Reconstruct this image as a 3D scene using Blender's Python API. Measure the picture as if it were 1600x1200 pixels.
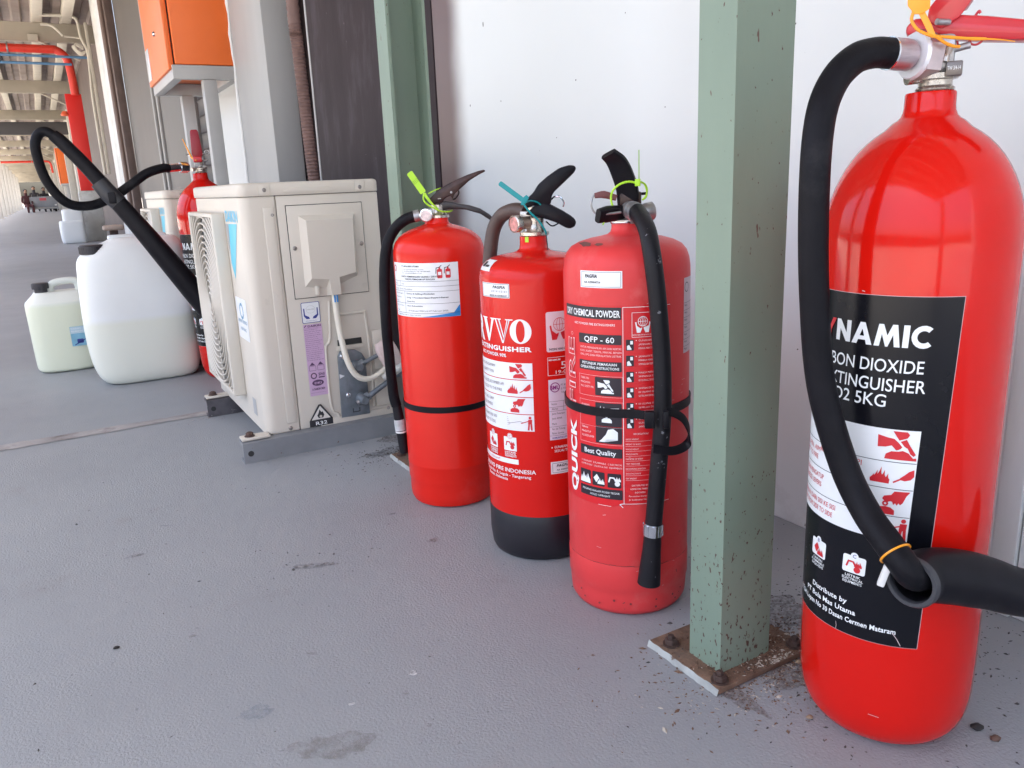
import bpy, bmesh, math, random
from mathutils import Vector, Matrix
R = math.radians
random.seed(7)
for o in list(bpy.data.objects): bpy.data.objects.remove(o, do_unlink=True)
SC = bpy.context.scene
COL = SC.collection

# ------------------------------------------------------------------ camera
cam = bpy.data.cameras.new('camera'); camo = bpy.data.objects.new('camera', cam); COL.objects.link(camo)
yaw, pit, rol = 0.514041, 0.249036, -0.0424425
fw = Vector((math.sin(yaw)*math.cos(pit), math.cos(yaw)*math.cos(pit), -math.sin(pit)))
rt = Vector((math.cos(yaw), -math.sin(yaw), 0)); up = rt.cross(fw)
r2 = math.cos(rol)*rt + math.sin(rol)*up; u2 = -math.sin(rol)*rt + math.cos(rol)*up
camo.matrix_world = Matrix(((r2.x, u2.x, -fw.x, 0), (r2.y, u2.y, -fw.y, 0), (r2.z, u2.z, -fw.z, 0.58), (0, 0, 0, 1)))
cam.sensor_width = 36; cam.lens = 1244.05/1600*36; cam.clip_start = 0.02; cam.clip_end = 2000
SC.camera = camo

# ------------------------------------------------------------------ sky, sun, exposure
SUN_EL, SUN_AZ = R(77), R(-100)          # azimuth from +Y towards +X: the open side of the corridor
w = bpy.data.worlds.new('World'); SC.world = w; w.use_nodes = True
nt = w.node_tree; nt.nodes.clear()
sky = nt.nodes.new('ShaderNodeTexSky'); sky.sky_type = 'NISHITA'; sky.sun_disc = False
sky.sun_elevation = SUN_EL; sky.sun_rotation = SUN_AZ; sky.air_density = 1.0; sky.dust_density = 5.4; sky.ozone_density = 1.0
bg = nt.nodes.new('ShaderNodeBackground'); bg.inputs[1].default_value = 0.15
wo = nt.nodes.new('ShaderNodeOutputWorld')
nt.links.new(sky.outputs[0], bg.inputs[0]); nt.links.new(bg.outputs[0], wo.inputs[0])
sl = bpy.data.lights.new('sun', 'SUN'); sl.energy = 3.5; sl.angle = R(0.6); sl.color = (1.0, 0.94, 0.85)
so = bpy.data.objects.new('sun', sl); COL.objects.link(so)
sd = Vector((math.sin(SUN_AZ)*math.cos(SUN_EL), math.cos(SUN_AZ)*math.cos(SUN_EL), math.sin(SUN_EL)))
so.rotation_euler = sd.to_track_quat('Z', 'Y').to_euler()
SC.view_settings.view_transform = 'Standard'; SC.view_settings.look = 'None'
SC.view_settings.exposure = 2.33; SC.view_settings.gamma = 1.0; SC.view_settings.use_curve_mapping = False
SC.render.engine = 'CYCLES'
SC.cycles.max_bounces = 6; SC.cycles.diffuse_bounces = 3; SC.cycles.glossy_bounces = 3
SC.render.resolution_x = 1024; SC.render.resolution_y = 768

# ------------------------------------------------------------------ helpers: tags
def tag(o, label=None, cat=None, group=None, kind=None):
    if label: o['label'] = label
    if cat: o['category'] = cat
    if group: o['group'] = group
    if kind: o['kind'] = kind
    return o
def empty(name, loc=(0, 0, 0), rz=0.0, label=None, cat=None, group=None):
    o = bpy.data.objects.new(name, None); COL.objects.link(o)
    o.location = loc; o.rotation_euler = (0, 0, rz); o.empty_display_size = 0.05
    return tag(o, label, cat, group)
def copy_tree(o, parent=None):
    c = o.copy(); COL.objects.link(c); c.parent = parent
    for ch in list(o.children): copy_tree(ch, c)
    return c

# ------------------------------------------------------------------ helpers: materials
MATS = {}
def mat(name, col, rough=0.5, metal=0.0, var=0.0, vscale=8.0, bump=0.0, bscale=60.0, spots=None, spot_scale=30.0, spot_amt=0.0,
        coat=0.0, spec=0.5, trans=0.0, stretch=(1, 1, 1), rvar=0.0, emit=None, dirt=None, dirt_scale=3.0, dirt_amt=0.0, coords='Object', sss=0.0):
    """procedural principled material: base colour with noise variation, spots of a second colour, fine relief"""
    if name in MATS: return MATS[name]
    m = bpy.data.materials.new(name); m.use_nodes = True; MATS[name] = m
    N = m.node_tree.nodes; L = m.node_tree.links; b = N['Principled BSDF']
    b.inputs['Roughness'].default_value = rough; b.inputs['Metallic'].default_value = metal
    b.inputs['Coat Weight'].default_value = coat; b.inputs['Coat Roughness'].default_value = 0.08
    b.inputs['Specular IOR Level'].default_value = spec
    if trans: b.inputs['Transmission Weight'].default_value = trans
    if sss:
        b.inputs['Subsurface Weight'].default_value = sss; b.inputs['Subsurface Radius'].default_value = (0.03, 0.03, 0.03)
    tc = N.new('ShaderNodeTexCoord'); mp = N.new('ShaderNodeMapping'); mp.inputs['Scale'].default_value = stretch
    L.new(tc.outputs[coords], mp.inputs[0]); vec = mp.outputs[0]
    def noise(scale, detail=4, rough_=0.55, v=vec):
        n = N.new('ShaderNodeTexNoise'); n.inputs['Scale'].default_value = scale; n.inputs['Detail'].default_value = detail
        n.inputs['Roughness'].default_value = rough_; L.new(v, n.inputs['Vector']); return n.outputs['Fac']
    def ramp(fac, p0, p1, c0=(0, 0, 0, 1), c1=(1, 1, 1, 1)):
        r = N.new('ShaderNodeValToRGB'); r.color_ramp.elements[0].position = p0; r.color_ramp.elements[1].position = p1
        r.color_ramp.elements[0].color = c0; r.color_ramp.elements[1].color = c1; L.new(fac, r.inputs[0]); return r.outputs[0]
    def mix(fac, a, bb):
        x = N.new('ShaderNodeMix'); x.data_type = 'RGBA'
        L.new(fac, x.inputs[0])
        for s, v in ((6, a), (7, bb)):
            if isinstance(v, tuple): x.inputs[s].default_value = v
            else: L.new(v, x.inputs[s])
        return x.outputs[2]
    c4 = (*col, 1.0); cur = c4
    if var:
        lo = tuple(max(0, c*(1-var)) for c in col)+(1,); hi = tuple(min(1, c*(1+var)) for c in col)+(1,)
        cur = mix(ramp(noise(vscale, 6), 0.3, 0.7), lo, hi)
    if dirt:
        cur = mix(ramp(noise(dirt_scale, 8, 0.65), 0.62-dirt_amt, 0.78-dirt_amt*0.6), cur, (*dirt, 1.0))
    if spots:
        cur = mix(ramp(noise(spot_scale, 3, 0.6), 0.74-spot_amt, 0.77-spot_amt), cur, (*spots, 1.0))
    if isinstance(cur, tuple): b.inputs['Base Color'].default_value = cur
    else: L.new(cur, b.inputs['Base Color'])
    if rvar:
        mr = N.new('ShaderNodeMapRange'); mr.inputs[3].default_value = max(0.02, rough-rvar); mr.inputs[4].default_value = min(1, rough+rvar)
        L.new(noise(vscale*1.7, 5), mr.inputs[0]); L.new(mr.outputs[0], b.inputs['Roughness'])
    if bump:
        bp = N.new('ShaderNodeBump'); bp.inputs['Strength'].default_value = 1.0; bp.inputs['Distance'].default_value = bump
        L.new(noise(bscale, 3), bp.inputs['Height']); L.new(bp.outputs[0], b.inputs['Normal'])
    if emit: b.inputs['Emission Color'].default_value = (*emit[0], 1); b.inputs['Emission Strength'].default_value = emit[1]
    return m

# ------------------------------------------------------------------ helpers: meshes
def catmull(pts, n=6):
    P = [Vector(q) for q in pts]
    if len(P) < 3: return P
    P = [P[0]*2-P[1]] + P + [P[-1]*2-P[-2]]; out = []
    for i in range(1, len(P)-2):
        a, b, c, d = P[i-1:i+3]
        for k in range(n):
            t = k/n
            out.append(0.5*((2*b)+(c-a)*t+(2*a-5*b+4*c-d)*t*t+(3*b-3*c+d-a)*t**3))
    out.append(P[-2]); return out
class MB:
    def __init__(s): s.bm = bmesh.new()
    def box(s, x0, x1, y0, y1, z0, z1, bev=0.0, seg=2):
        t = bmesh.new(); bmesh.ops.create_cube(t, size=1.0)
        for v in t.verts: v.co = Vector(((x0+x1)/2+v.co.x*(x1-x0), (y0+y1)/2+v.co.y*(y1-y0), (z0+z1)/2+v.co.z*(z1-z0)))
        if bev: bmesh.ops.bevel(t, geom=t.edges[:], offset=bev, segments=seg, affect='EDGES', profile=0.5)
        s.join(t); return s
    def join(s, t, M=None):
        if M is not None: bmesh.ops.transform(t, matrix=M, verts=t.verts[:])
        me = bpy.data.meshes.new('tmp'); t.to_mesh(me); t.free(); s.bm.from_mesh(me); bpy.data.meshes.remove(me)
    def lathe(s, prof, seg=64, cap=True, M=None):
        t = bmesh.new(); rings = []
        for r, z in prof:
            if r < 1e-6: rings.append([t.verts.new((0, 0, z))])
            else: rings.append([t.verts.new((r*math.cos(2*math.pi*i/seg), r*math.sin(2*math.pi*i/seg), z)) for i in range(seg)])
        for a, b in zip(rings, rings[1:]):
            for i in range(seg):
                j = (i+1) % seg
                if len(a) == 1 and len(b) == 1: continue
                if len(a) == 1: t.faces.new((a[0], b[j], b[i]))
                elif len(b) == 1: t.faces.new((a[i], a[j], b[0]))
                else: t.faces.new((a[i], a[j], b[j], b[i]))
        if cap:
            if len(rings[0]) > 1: t.faces.new(rings[0][::-1])
            if len(rings[-1]) > 1: t.faces.new(rings[-1])
        s.join(t, M); return s
    def tube(s, pts, rad, seg=14, cap=True, smooth=6, flat=None):
        """sweep a circle (or ellipse: flat=(a,b,updir)) along a path"""
        P = catmull(pts, smooth) if smooth else [Vector(q) for q in pts]
        n = len(P)
        if isinstance(rad, (int, float)): rr = [rad]*n
        else:
            m_ = len(rad); rr = []
            for i in range(n):
                f = i/(n-1)*(m_-1); k = min(int(f), m_-2); rr.append(rad[k]+(rad[k+1]-rad[k])*(f-k))
        T = [(P[min(i+1, n-1)]-P[max(i-1, 0)]).normalized() for i in range(n)]
        u = T[0].orthogonal().normalized() if flat is None else Vector(flat[2])
        t = bmesh.new(); rings = []
        for i in range(n):
            if flat is None:
                u = (u-T[i]*u.dot(T[i]))
                u = u.normalized() if u.length > 1e-6 else T[i].orthogonal().normalized()
            else:
                u = Vector(flat[2]); u = (u-T[i]*u.dot(T[i])).normalized()
            v = T[i].cross(u); ring = []
            for k in range(seg):
                a = 2*math.pi*k/seg
                if flat is None: off = u*math.cos(a)*rr[i]+v*math.sin(a)*rr[i]
                else:
                    ca, sa = math.cos(a), math.sin(a)
                    sq = lambda q: math.copysign(abs(q)**0.45, q)
                    off = u*sq(ca)*flat[0]*rr[i]+v*sq(sa)*flat[1]*rr[i]
                ring.append(t.verts.new(P[i]+off))
            rings.append(ring)
        for a, b in zip(rings, rings[1:]):
            for k in range(seg):
                j = (k+1) % seg; t.faces.new((a[k], a[j], b[j], b[k]))
        if cap: t.faces.new(rings[0][::-1]); t.faces.new(rings[-1])
        s.join(t); return s
    def prism(s, poly, y0, y1, bev=0.0, M=None, seg=2):
        """polygon in the x-z plane extruded along y"""
        t = bmesh.new()
        a = [t.verts.new((x, y0, z)) for x, z in poly]; b = [t.verts.new((x, y1, z)) for x, z in poly]
        n = len(poly); t.faces.new(a); t.faces.new(b[::-1])
        for i in range(n): t.faces.new((a[i], b[i], b[(i+1) % n], a[(i+1) % n]))
        bmesh.ops.recalc_face_normals(t, faces=t.faces[:])
        if bev: bmesh.ops.bevel(t, geom=t.edges[:], offset=bev, segments=seg, affect='EDGES', profile=0.5)
        s.join(t, M); return s
    def quad(s, *pts):
        s.bm.faces.new([s.bm.verts.new(q) for q in pts]); return s
    def loft(s, loops, cap=True):
        """closed loops of equal length joined in order"""
        t = bmesh.new(); rr = [[t.verts.new(q) for q in l] for l in loops]; n = len(rr[0])
        for a, b in zip(rr, rr[1:]):
            for k in range(n): t.faces.new((a[k], a[(k+1) % n], b[(k+1) % n], b[k]))
        if cap: t.faces.new(rr[0][::-1]); t.faces.new(rr[-1])
        bmesh.ops.recalc_face_normals(t, faces=t.faces[:]); s.join(t); return s
    def build(s, name, m, parent=None, smooth=True, ang=40, loc=None):
        bmesh.ops.recalc_face_normals(s.bm, faces=s.bm.faces[:])
        me = bpy.data.meshes.new(name); s.bm.to_mesh(me); s.bm.free()
        if smooth: me.shade_smooth(); me.set_sharp_from_angle(angle=R(ang))
        me.materials.append(m)
        o = bpy.data.objects.new(name, me); COL.objects.link(o)
        if parent: o.parent = parent
        if loc: o.location = loc
        return o
def rbox(name, m, dims, parent=None, bev=0.0, seg=2): return MB().box(*dims, bev, seg).build(name, m, parent)

# flat print: shapes and lettering drawn in (s, z) and laid on a cylinder or a plane
class Ink:
    def __init__(s): s.bm = bmesh.new()
    def poly(s, pts):
        s.bm.faces.new([s.bm.verts.new((x, y, 0)) for x, y in pts]); return s
    def rect(s, x0, y0, x1, y1): return s.poly([(x0, y0), (x1, y0), (x1, y1), (x0, y1)])
    def rrect(s, x0, y0, x1, y1, r, n=4):
        pts = []
        for cx, cy, a0 in ((x1-r, y0+r, -90), (x1-r, y1-r, 0), (x0+r, y1-r, 90), (x0+r, y0+r, 180)):
            for k in range(n+1):
                a = R(a0+90*k/n); pts.append((cx+r*math.cos(a), cy+r*math.sin(a)))
        return s.poly(pts)
    def disc(s, x, y, r, n=16, sx=1.0): return s.poly([(x+sx*r*math.cos(2*math.pi*k/n), y+r*math.sin(2*math.pi*k/n)) for k in range(n)])
    def line(s, pts, wd):
        for (ax, ay), (bx, by) in zip(pts, pts[1:]):
            d = math.hypot(bx-ax, by-ay) or 1; nx, ny = -(by-ay)/d*wd/2, (bx-ax)/d*wd/2
            ex, ey = (bx-ax)/d*wd*0.3, (by-ay)/d*wd*0.3
            s.poly([(ax-ex+nx, ay-ey+ny), (ax-ex-nx, ay-ey-ny), (bx+ex-nx, by+ey-ny), (bx+ex+nx, by+ey+ny)])
        return s
    def ring(s, x, y, r, wd, n=20, sx=1.0): return s.line([(x+sx*r*math.cos(2*math.pi*k/n), y+r*math.sin(2*math.pi*k/n)) for k in range(n+1)], wd)
    def frame(s, x0, y0, x1, y1, wd): return s.line([(x0, y0), (x1, y0), (x1, y1), (x0, y1), (x0, y0)], wd)
    def text(s, body, x, y, size, align='L', bold=0.0, sx=1.0, rot=0.0, width=None, shear=0.0):
        """x, y = baseline start / centre / end; size = capital height; width squeezes the line to that width"""
        c = bpy.data.curves.new('t', 'FONT'); c.body = body; c.size = 1.0; c.resolution_u = 5 if size > 0.012 else 2; c.offset = bold; c.shear = shear; c.space_character = 1.0+bold*1.6
        o = bpy.data.objects.new('t', c); me = bpy.data.meshes.new_from_object(o)
        k = size/0.73
        if len(me.vertices):
            xs = [v.co.x for v in me.vertices]; x0, x1 = min(xs), max(xs)
            fx = k*sx if width is None else width/(x1-x0)
            off = {'L': x0, 'C': (x0+x1)/2, 'R': x1}[align]; cr, sr = math.cos(rot), math.sin(rot)
            for v in me.vertices:
                px, py = (v.co.x-off)*fx, v.co.y*k
                v.co = Vector((x+px*cr-py*sr, y+px*sr+py*cr, 0))
            s.bm.from_mesh(me)
        bpy.data.objects.remove(o); bpy.data.curves.remove(c); bpy.data.meshes.remove(me); return s
    def block(s, word, xr, y, h, width):
        """heavy geometric capitals, right aligned at xr"""
        G = {'N': (0.86, [[(0, 0), (0, 1), (.24, 1), (.62, .42), (.62, 1), (.86, 1), (.86, 0), (.62, 0), (.24, .57), (.24, 0)]]),
             'A': (1.0, [[(0, 0), (.38, 1), (.5, 1), (.5, .70), (.26, 0)], [(1, 0), (.62, 1), (.5, 1), (.5, .70), (.74, 0)], [(.329, .20), (.671, .20), (.610, .38), (.390, .38)]]),
             'M': (1.12, [[(0, 0), (.16, 1), (.37, 1), (.56, .5), (.75, 1), (.96, 1), (1.12, 0), (.88, 0), (.80, .55), (.61, 0), (.51, 0), (.32, .55), (.24, 0)]]),
             'I': (0.25, [[(0, 0), (0, 1), (.25, 1), (.25, 0)]]),
             'Y': (0.92, [[(0, 1), (.26, 1), (.46, .62), (.66, 1), (.92, 1), (.58, .42), (.58, 0), (.34, 0), (.34, .42)]]),
             'D': (0.85, [[(0, 0), (0, 1), (.40, 1), (.70, .85), (.85, .5), (.70, .15), (.40, 0)]])}
        arc = []
        for q in range(14):
            a0, a1 = R(48+264*q/14), R(48+264*(q+1)/14); f = lambda a, r_: (.5+r_*math.cos(a), .5+r_*1.02*math.sin(a)); arc.append([f(a0, .5), f(a1, .5), f(a1, .27), f(a0, .27)])
        G['C'] = (0.84, arc)
        tot = sum(G[c][0] for c in word)+0.09*(len(word)-1); k = width/tot; x = xr-width
        for c in word:
            for pl in G[c][1]: s.poly([(x+u*k, y+v_*h) for u, v_ in pl])
            x += (G[c][0]+0.09)*k
        return s
    def _tri(s): bmesh.ops.triangulate(s.bm, faces=s.bm.faces[:])
    def wrap(s, name, m, parent, r, skew=0.0, z_ref=0.29, step=0.006, rot=0.0):
        if skew:
            for v in s.bm.verts: v.co.x += (v.co.y-z_ref)*skew
        s._tri()
        xs = [v.co.x for v in s.bm.verts]; k = math.floor(min(xs)/step)+1
        while k*step < max(xs):
            bmesh.ops.bisect_plane(s.bm, geom=s.bm.verts[:]+s.bm.edges[:]+s.bm.faces[:], plane_co=(k*step, 0, 0), plane_no=(1, 0, 0), dist=1e-7); k += 1
        for v in s.bm.verts:
            a = v.co.x/r+rot; z = v.co.y; v.co = Vector((r*math.sin(a), -r*math.cos(a), z))
        for f in s.bm.faces:
            f.normal_update(); c = f.calc_center_median()
            if f.normal.x*c.x+f.normal.y*c.y < 0: f.normal_flip()
            f.smooth = True
        return s._out(name, m, parent)
    def plane(s, name, m, parent, org, ux, uz):
        s._tri(); O, U, W = Vector(org), Vector(ux), Vector(uz)
        for v in s.bm.verts: v.co = O+U*v.co.x+W*v.co.y
        return s._out(name, m, parent)
    def _out(s, name, m, parent):
        me = bpy.data.meshes.new(name); s.bm.to_mesh(me); s.bm.free(); me.materials.append(m)
        o = bpy.data.objects.new(name, me); COL.objects.link(o)
        if parent: o.parent = parent
        if name.startswith(('lettering', 'print', 'pictogram', 'emblem', 'black_block')): o['kind'] = 'stuff'
        return o

# ------------------------------------------------------------------ materials
M = {}
M['black_rubber'] = mat('black_rubber', (0.008, 0.0075, 0.010), 0.5, spec=0.13, var=0.25, vscale=25, bump=0.0003, bscale=300, rvar=0.1, dirt=(0.035, 0.033, 0.036), dirt_scale=9, dirt_amt=0.05)
M['worn_rubber'] = mat('worn_rubber', (0.010, 0.009, 0.012), 0.48, spec=0.25, var=0.2, vscale=25, spots=(0.16, 0.16, 0.18), spot_scale=80, spot_amt=0.06, bump=0.0003, bscale=200)
M['brown_rubber'] = mat('brown_rubber', (0.075, 0.045, 0.038), 0.5, var=0.25, vscale=25, bump=0.0004, bscale=200)
M['black_plastic'] = mat('black_plastic', (0.009, 0.008, 0.011), 0.42, spec=0.18, var=0.2, vscale=30, rvar=0.1)
M['brown_steel'] = mat('brown_steel', (0.045, 0.022, 0.019), 0.38, metal=0.3, var=0.5, vscale=60, rvar=0.1)
M['brass'] = mat('brass_plated', (0.52, 0.47, 0.42), 0.28, metal=0.9, var=0.25, vscale=80, rvar=0.12)
M['chrome'] = mat('chrome', (0.72, 0.73, 0.76), 0.16, metal=1.0, var=0.1, vscale=60, rvar=0.08)
M['dull_steel'] = mat('dull_steel', (0.42, 0.41, 0.42), 0.4, metal=0.8, var=0.3, vscale=90, rvar=0.12)
M['red_gloss'] = mat('red_gloss_paint', (0.66, 0.008, 0.004), 0.11, coat=0.0, spec=0.32, var=0.05, vscale=5, bump=0.00006, bscale=90, rvar=0.03)
M['red_satin'] = mat('red_satin_paint', (0.72, 0.017, 0.009), 0.24, spec=0.28, coat=0.0, dirt=(0.76, 0.05, 0.04), dirt_scale=9, dirt_amt=0.04, var=0.07, vscale=6, bump=0.0002, bscale=110, rvar=0.06)
M['red_deep'] = mat('red_deep_paint', (0.66, 0.012, 0.008), 0.22, spec=0.28, coat=0.0, var=0.07, vscale=6, bump=0.0002, bscale=110, rvar=0.06)
M['red_faded'] = mat('red_faded_paint', (0.70, 0.050, 0.052), 0.38, dirt=(0.72, 0.13, 0.12), dirt_scale=11, dirt_amt=0.06, coat=0.0, spec=0.28, var=0.1, vscale=7, bump=0.0003, bscale=90, rvar=0.1, spots=(0.25, 0.05, 0.04), spot_scale=55, spot_amt=0.012)
M['red_handle'] = mat('red_handle_paint', (0.56, 0.02, 0.03), 0.32, coat=0.2, var=0.1, vscale=40)
M['label_white'] = mat('label_white', (0.82, 0.83, 0.84), 0.35, var=0.03, vscale=20)
M['label_black'] = mat('label_black', (0.005, 0.005, 0.008), 0.26, spec=0.28, var=0.15, vscale=12, rvar=0.05)
M['label_red'] = mat('label_red_vinyl', (0.68, 0.014, 0.020), 0.32, var=0.05, vscale=15)
M['ink_black'] = mat('ink_black', (0.03, 0.03, 0.035), 0.5)
M['ink_dark'] = mat('ink_dark', (0.02, 0.012, 0.02), 0.4, spots=(0.7, 0.1, 0.1), spot_scale=120, spot_amt=-0.02)
M['ink_white'] = mat('ink_white', (0.85, 0.86, 0.86), 0.4)
M['ink_pink'] = mat('ink_faded_white', (0.85, 0.62, 0.62), 0.45)
M['ink_red'] = mat('ink_red', (0.62, 0.02, 0.03), 0.4)
M['ink_blue'] = mat('ink_blue', (0.03, 0.25, 0.62), 0.4)
M['ink_navy'] = mat('ink_navy', (0.035, 0.05, 0.28), 0.4)
M['lime'] = mat('lime_plastic', (0.45, 0.78, 0.03), 0.4)
M['teal'] = mat('teal_plastic', (0.0, 0.28, 0.30), 0.4)
M['orange_plastic'] = mat('orange_plastic', (0.95, 0.36, 0.02), 0.4)
M['white_plastic'] = mat('white_plastic', (0.78, 0.76, 0.73), 0.4)
M['ac_beige'] = mat('ac_beige_paint', (0.66, 0.60, 0.515), 0.42, var=0.03, vscale=4, bump=0.00008, bscale=500, dirt=(0.45, 0.41, 0.36), dirt_scale=6, dirt_amt=0.0)
M['ac_dark'] = mat('ac_dark_inside', (0.03, 0.03, 0.03), 0.7)
M['ac_pink'] = mat('ac_pink_label', (0.62, 0.42, 0.60), 0.45, var=0.05, vscale=40)
M['valve_grey'] = mat('valve_plate_grey', (0.20, 0.225, 0.25), 0.45, metal=0.4, var=0.25, vscale=40)
M['cable_cream'] = mat('cable_cream', (0.76, 0.71, 0.60), 0.5, var=0.05)
M['wrap_pink'] = mat('pipe_wrap_pink', (0.66, 0.52, 0.49), 0.7, var=0.12, vscale=40, bump=0.001, bscale=70)
M['foam_white'] = mat('pipe_foam_white', (0.74, 0.72, 0.68), 0.8, var=0.15, vscale=90, bump=0.002, bscale=160)
M['green_paint'] = mat('green_column_paint', (0.205, 0.27, 0.205), 0.42, var=0.09, vscale=5, stretch=(1, 1, 0.35), spots=(0.11, 0.05, 0.035), spot_scale=85, spot_amt=0.025, bump=0.0003, bscale=70, rvar=0.08, dirt=(0.17, 0.20, 0.155), dirt_scale=5, dirt_amt=0.06)
M['rust'] = mat('rusty_plate', (0.17, 0.10, 0.065), 0.8, var=0.55, vscale=30, bump=0.0015, bscale=110, spots=(0.20, 0.20, 0.165), spot_scale=60, spot_amt=0.05, dirt=(0.09, 0.065, 0.05), dirt_scale=16, dirt_amt=0.12)
M['rust_dark'] = mat('rust_dark', (0.09, 0.055, 0.045), 0.7, metal=0.3, var=0.4, vscale=70, bump=0.0006, bscale=200)
M['white_chip'] = mat('chipped_white_paint', (0.40, 0.41, 0.39), 0.6, var=0.25, vscale=40, spots=(0.15, 0.10, 0.075), spot_scale=45, spot_amt=0.14)
M['orange_paint'] = mat('orange_cabinet_paint', (0.86, 0.17, 0.03), 0.38, var=0.05, vscale=3, bump=0.0002, bscale=90, spots=(0.5, 0.12, 0.03), spot_scale=45, spot_amt=-0.01)
M['grey_paint'] = mat('grey_frame_paint', (0.44, 0.435, 0.43), 0.45, var=0.06, vscale=5)
M['light_grey'] = mat('light_grey_paint', (0.37, 0.37, 0.365), 0.5, var=0.05, vscale=3, stretch=(2, 2, 0.5), dirt=(0.33, 0.325, 0.31), dirt_scale=2, dirt_amt=0.02)
M['white_wall'] = mat('white_wall_panel', (0.695, 0.715, 0.71), 0.35, var=0.03, vscale=1.2, bump=0.0003, bscale=6, dirt=(0.66, 0.66, 0.66), dirt_scale=2.5, dirt_amt=0.0, rvar=0.08, spots=(0.35, 0.33, 0.31), spot_scale=38, spot_amt=-0.035)
M['jug'] = mat('jug_plastic', (0.76, 0.79, 0.78), 0.42, var=0.03, vscale=6, bump=0.0006, bscale=12)
M['jug_liquid'] = mat('jug_filled_plastic', (0.70, 0.73, 0.64), 0.42, var=0.03, vscale=6, bump=0.0006, bscale=12)
M['jug_small'] = mat('jug_yellowish_plastic', (0.70, 0.74, 0.64), 0.42, var=0.03, vscale=8, bump=0.0006, bscale=14)
M['jug_top'] = mat('jug_clear_plastic', (0.74, 0.77, 0.72), 0.4, var=0.03, vscale=8, bump=0.0006, bscale=14)
M['jug_blue'] = mat('jug_bluish_plastic', (0.77, 0.80, 0.81), 0.4, var=0.03, vscale=3)
M['cream_steel'] = mat('cream_roof_steel', (0.44, 0.395, 0.32), 0.6, var=0.12, vscale=2)
M['cream_light'] = mat('cream_purlin_paint', (0.58, 0.535, 0.45), 0.6, var=0.08, vscale=3)
M['roof_sheet'] = mat('roof_sheet_metal', (0.33, 0.27, 0.24), 0.6, metal=0.2, var=0.2, vscale=3)
M['pipe_red'] = mat('pipe_red_paint', (0.70, 0.045, 0.025), 0.4, var=0.05)
M['pipe_blue'] = mat('pipe_blue_paint', (0.10, 0.22, 0.38), 0.45, var=0.05)
M['concrete'] = mat('concrete_plinth', (0.42, 0.42, 0.40), 0.85, var=0.15, vscale=6, bump=0.002, bscale=40)

# ================================================================== THE SETTING
def floor_material():
    m = bpy.data.materials.new('painted_floor'); m.use_nodes = True
    N = m.node_tree.nodes; L = m.node_tree.links; b = N['Principled BSDF']
    tc = N.new('ShaderNodeTexCoord').outputs['Object']
    def noise(sc, det=4, ro=0.55, st=None):
        v = tc
        if st:
            mp = N.new('ShaderNodeMapping'); mp.inputs['Scale'].default_value = st; L.new(tc, mp.inputs[0]); v = mp.outputs[0]
        n = N.new('ShaderNodeTexNoise'); n.inputs['Scale'].default_value = sc; n.inputs['Detail'].default_value = det; n.inputs['Roughness'].default_value = ro
        L.new(v, n.inputs['Vector']); return n.outputs['Fac']
    def ramp(f, a, bb):
        r = N.new('ShaderNodeMapRange'); r.inputs[1].default_value = a; r.inputs[2].default_value = bb; L.new(f, r.inputs[0]); return r.outputs[0]
    def mul(a, k):
        x = N.new('ShaderNodeMath'); x.operation = 'MULTIPLY'; L.new(a, x.inputs[0])
        if isinstance(k, float): x.inputs[1].default_value = k
        else: L.new(k, x.inputs[1])
        return x.outputs[0]
    def mix(f, a, bb):
        x = N.new('ShaderNodeMix'); x.data_type = 'RGBA'; L.new(f, x.inputs[0])
        for s_, v in ((6, a), (7, bb)):
            if isinstance(v, tuple): x.inputs[s_].default_value = (*v, 1)
            else: L.new(v, x.inputs[s_])
        return x.outputs[2]
    c = mix(ramp(noise(2.2, 6, 0.6), 0.3, 0.7), (0.288, 0.302, 0.320), (0.328, 0.342, 0.358))
    c = mix(mul(ramp(noise(1.3, 7, 0.7, (1, 0.5, 1)), 0.52, 0.75), 0.5), c, (0.365, 0.362, 0.372))          # worn lighter areas
    c = mix(mul(ramp(noise(5.0, 8, 0.75), 0.58, 0.74), 0.45), c, (0.235, 0.215, 0.205))                      # grime
    c = mix(mul(ramp(noise(140, 3, 0.6), 0.66, 0.72), 0.5), c, (0.10, 0.10, 0.11))                          # pits
    c = mix(mul(ramp(noise(30, 5, 0.8), 0.70, 0.76), 0.75), c, (0.09, 0.085, 0.085))                         # dark specks
    L.new(c, b.inputs['Base Color'])
    r = N.new('ShaderNodeMapRange'); r.inputs[3].default_value = 0.42; r.inputs[4].default_value = 0.62; L.new(noise(6, 5), r.inputs[0]); L.new(r.outputs[0], b.inputs['Roughness'])
    b.inputs['Specular IOR Level'].default_value = 0.35
    b1 = N.new('ShaderNodeBump'); b1.inputs['Distance'].default_value = 0.0014; b1.inputs['Strength'].default_value = 1.0; L.new(noise(300, 2, 0.5), b1.inputs['Height'])
    b2 = N.new('ShaderNodeBump'); b2.inputs['Distance'].default_value = 0.003; b2.inputs['Strength'].default_value = 0.35; L.new(noise(14, 4), b2.inputs['Height'])
    mo = N.new('ShaderNodeMapRange'); mo.inputs[1].default_value = 0.35; mo.inputs[2].default_value = 0.65; mo.inputs[3].default_value = 0.45; mo.inputs[4].default_value = 1.0; L.new(noise(4.5, 3), mo.inputs[0]); L.new(mo.outputs[0], b1.inputs['Strength'])
    L.new(b2.outputs[0], b1.inputs['Normal']); L.new(b1.outputs[0], b.inputs['Normal'])
    return m
FLOORM = floor_material()
ground = MB().quad((-900, -900, -0.12), (900, -900, -0.12), (900, 900, -0.12), (-900, 900, -0.12)).build('ground', mat('yard_concrete', (0.46, 0.43, 0.38), 0.9, var=0.2, vscale=0.3, bump=0.004, bscale=20), smooth=False)
tag(ground, kind='structure')
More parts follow.
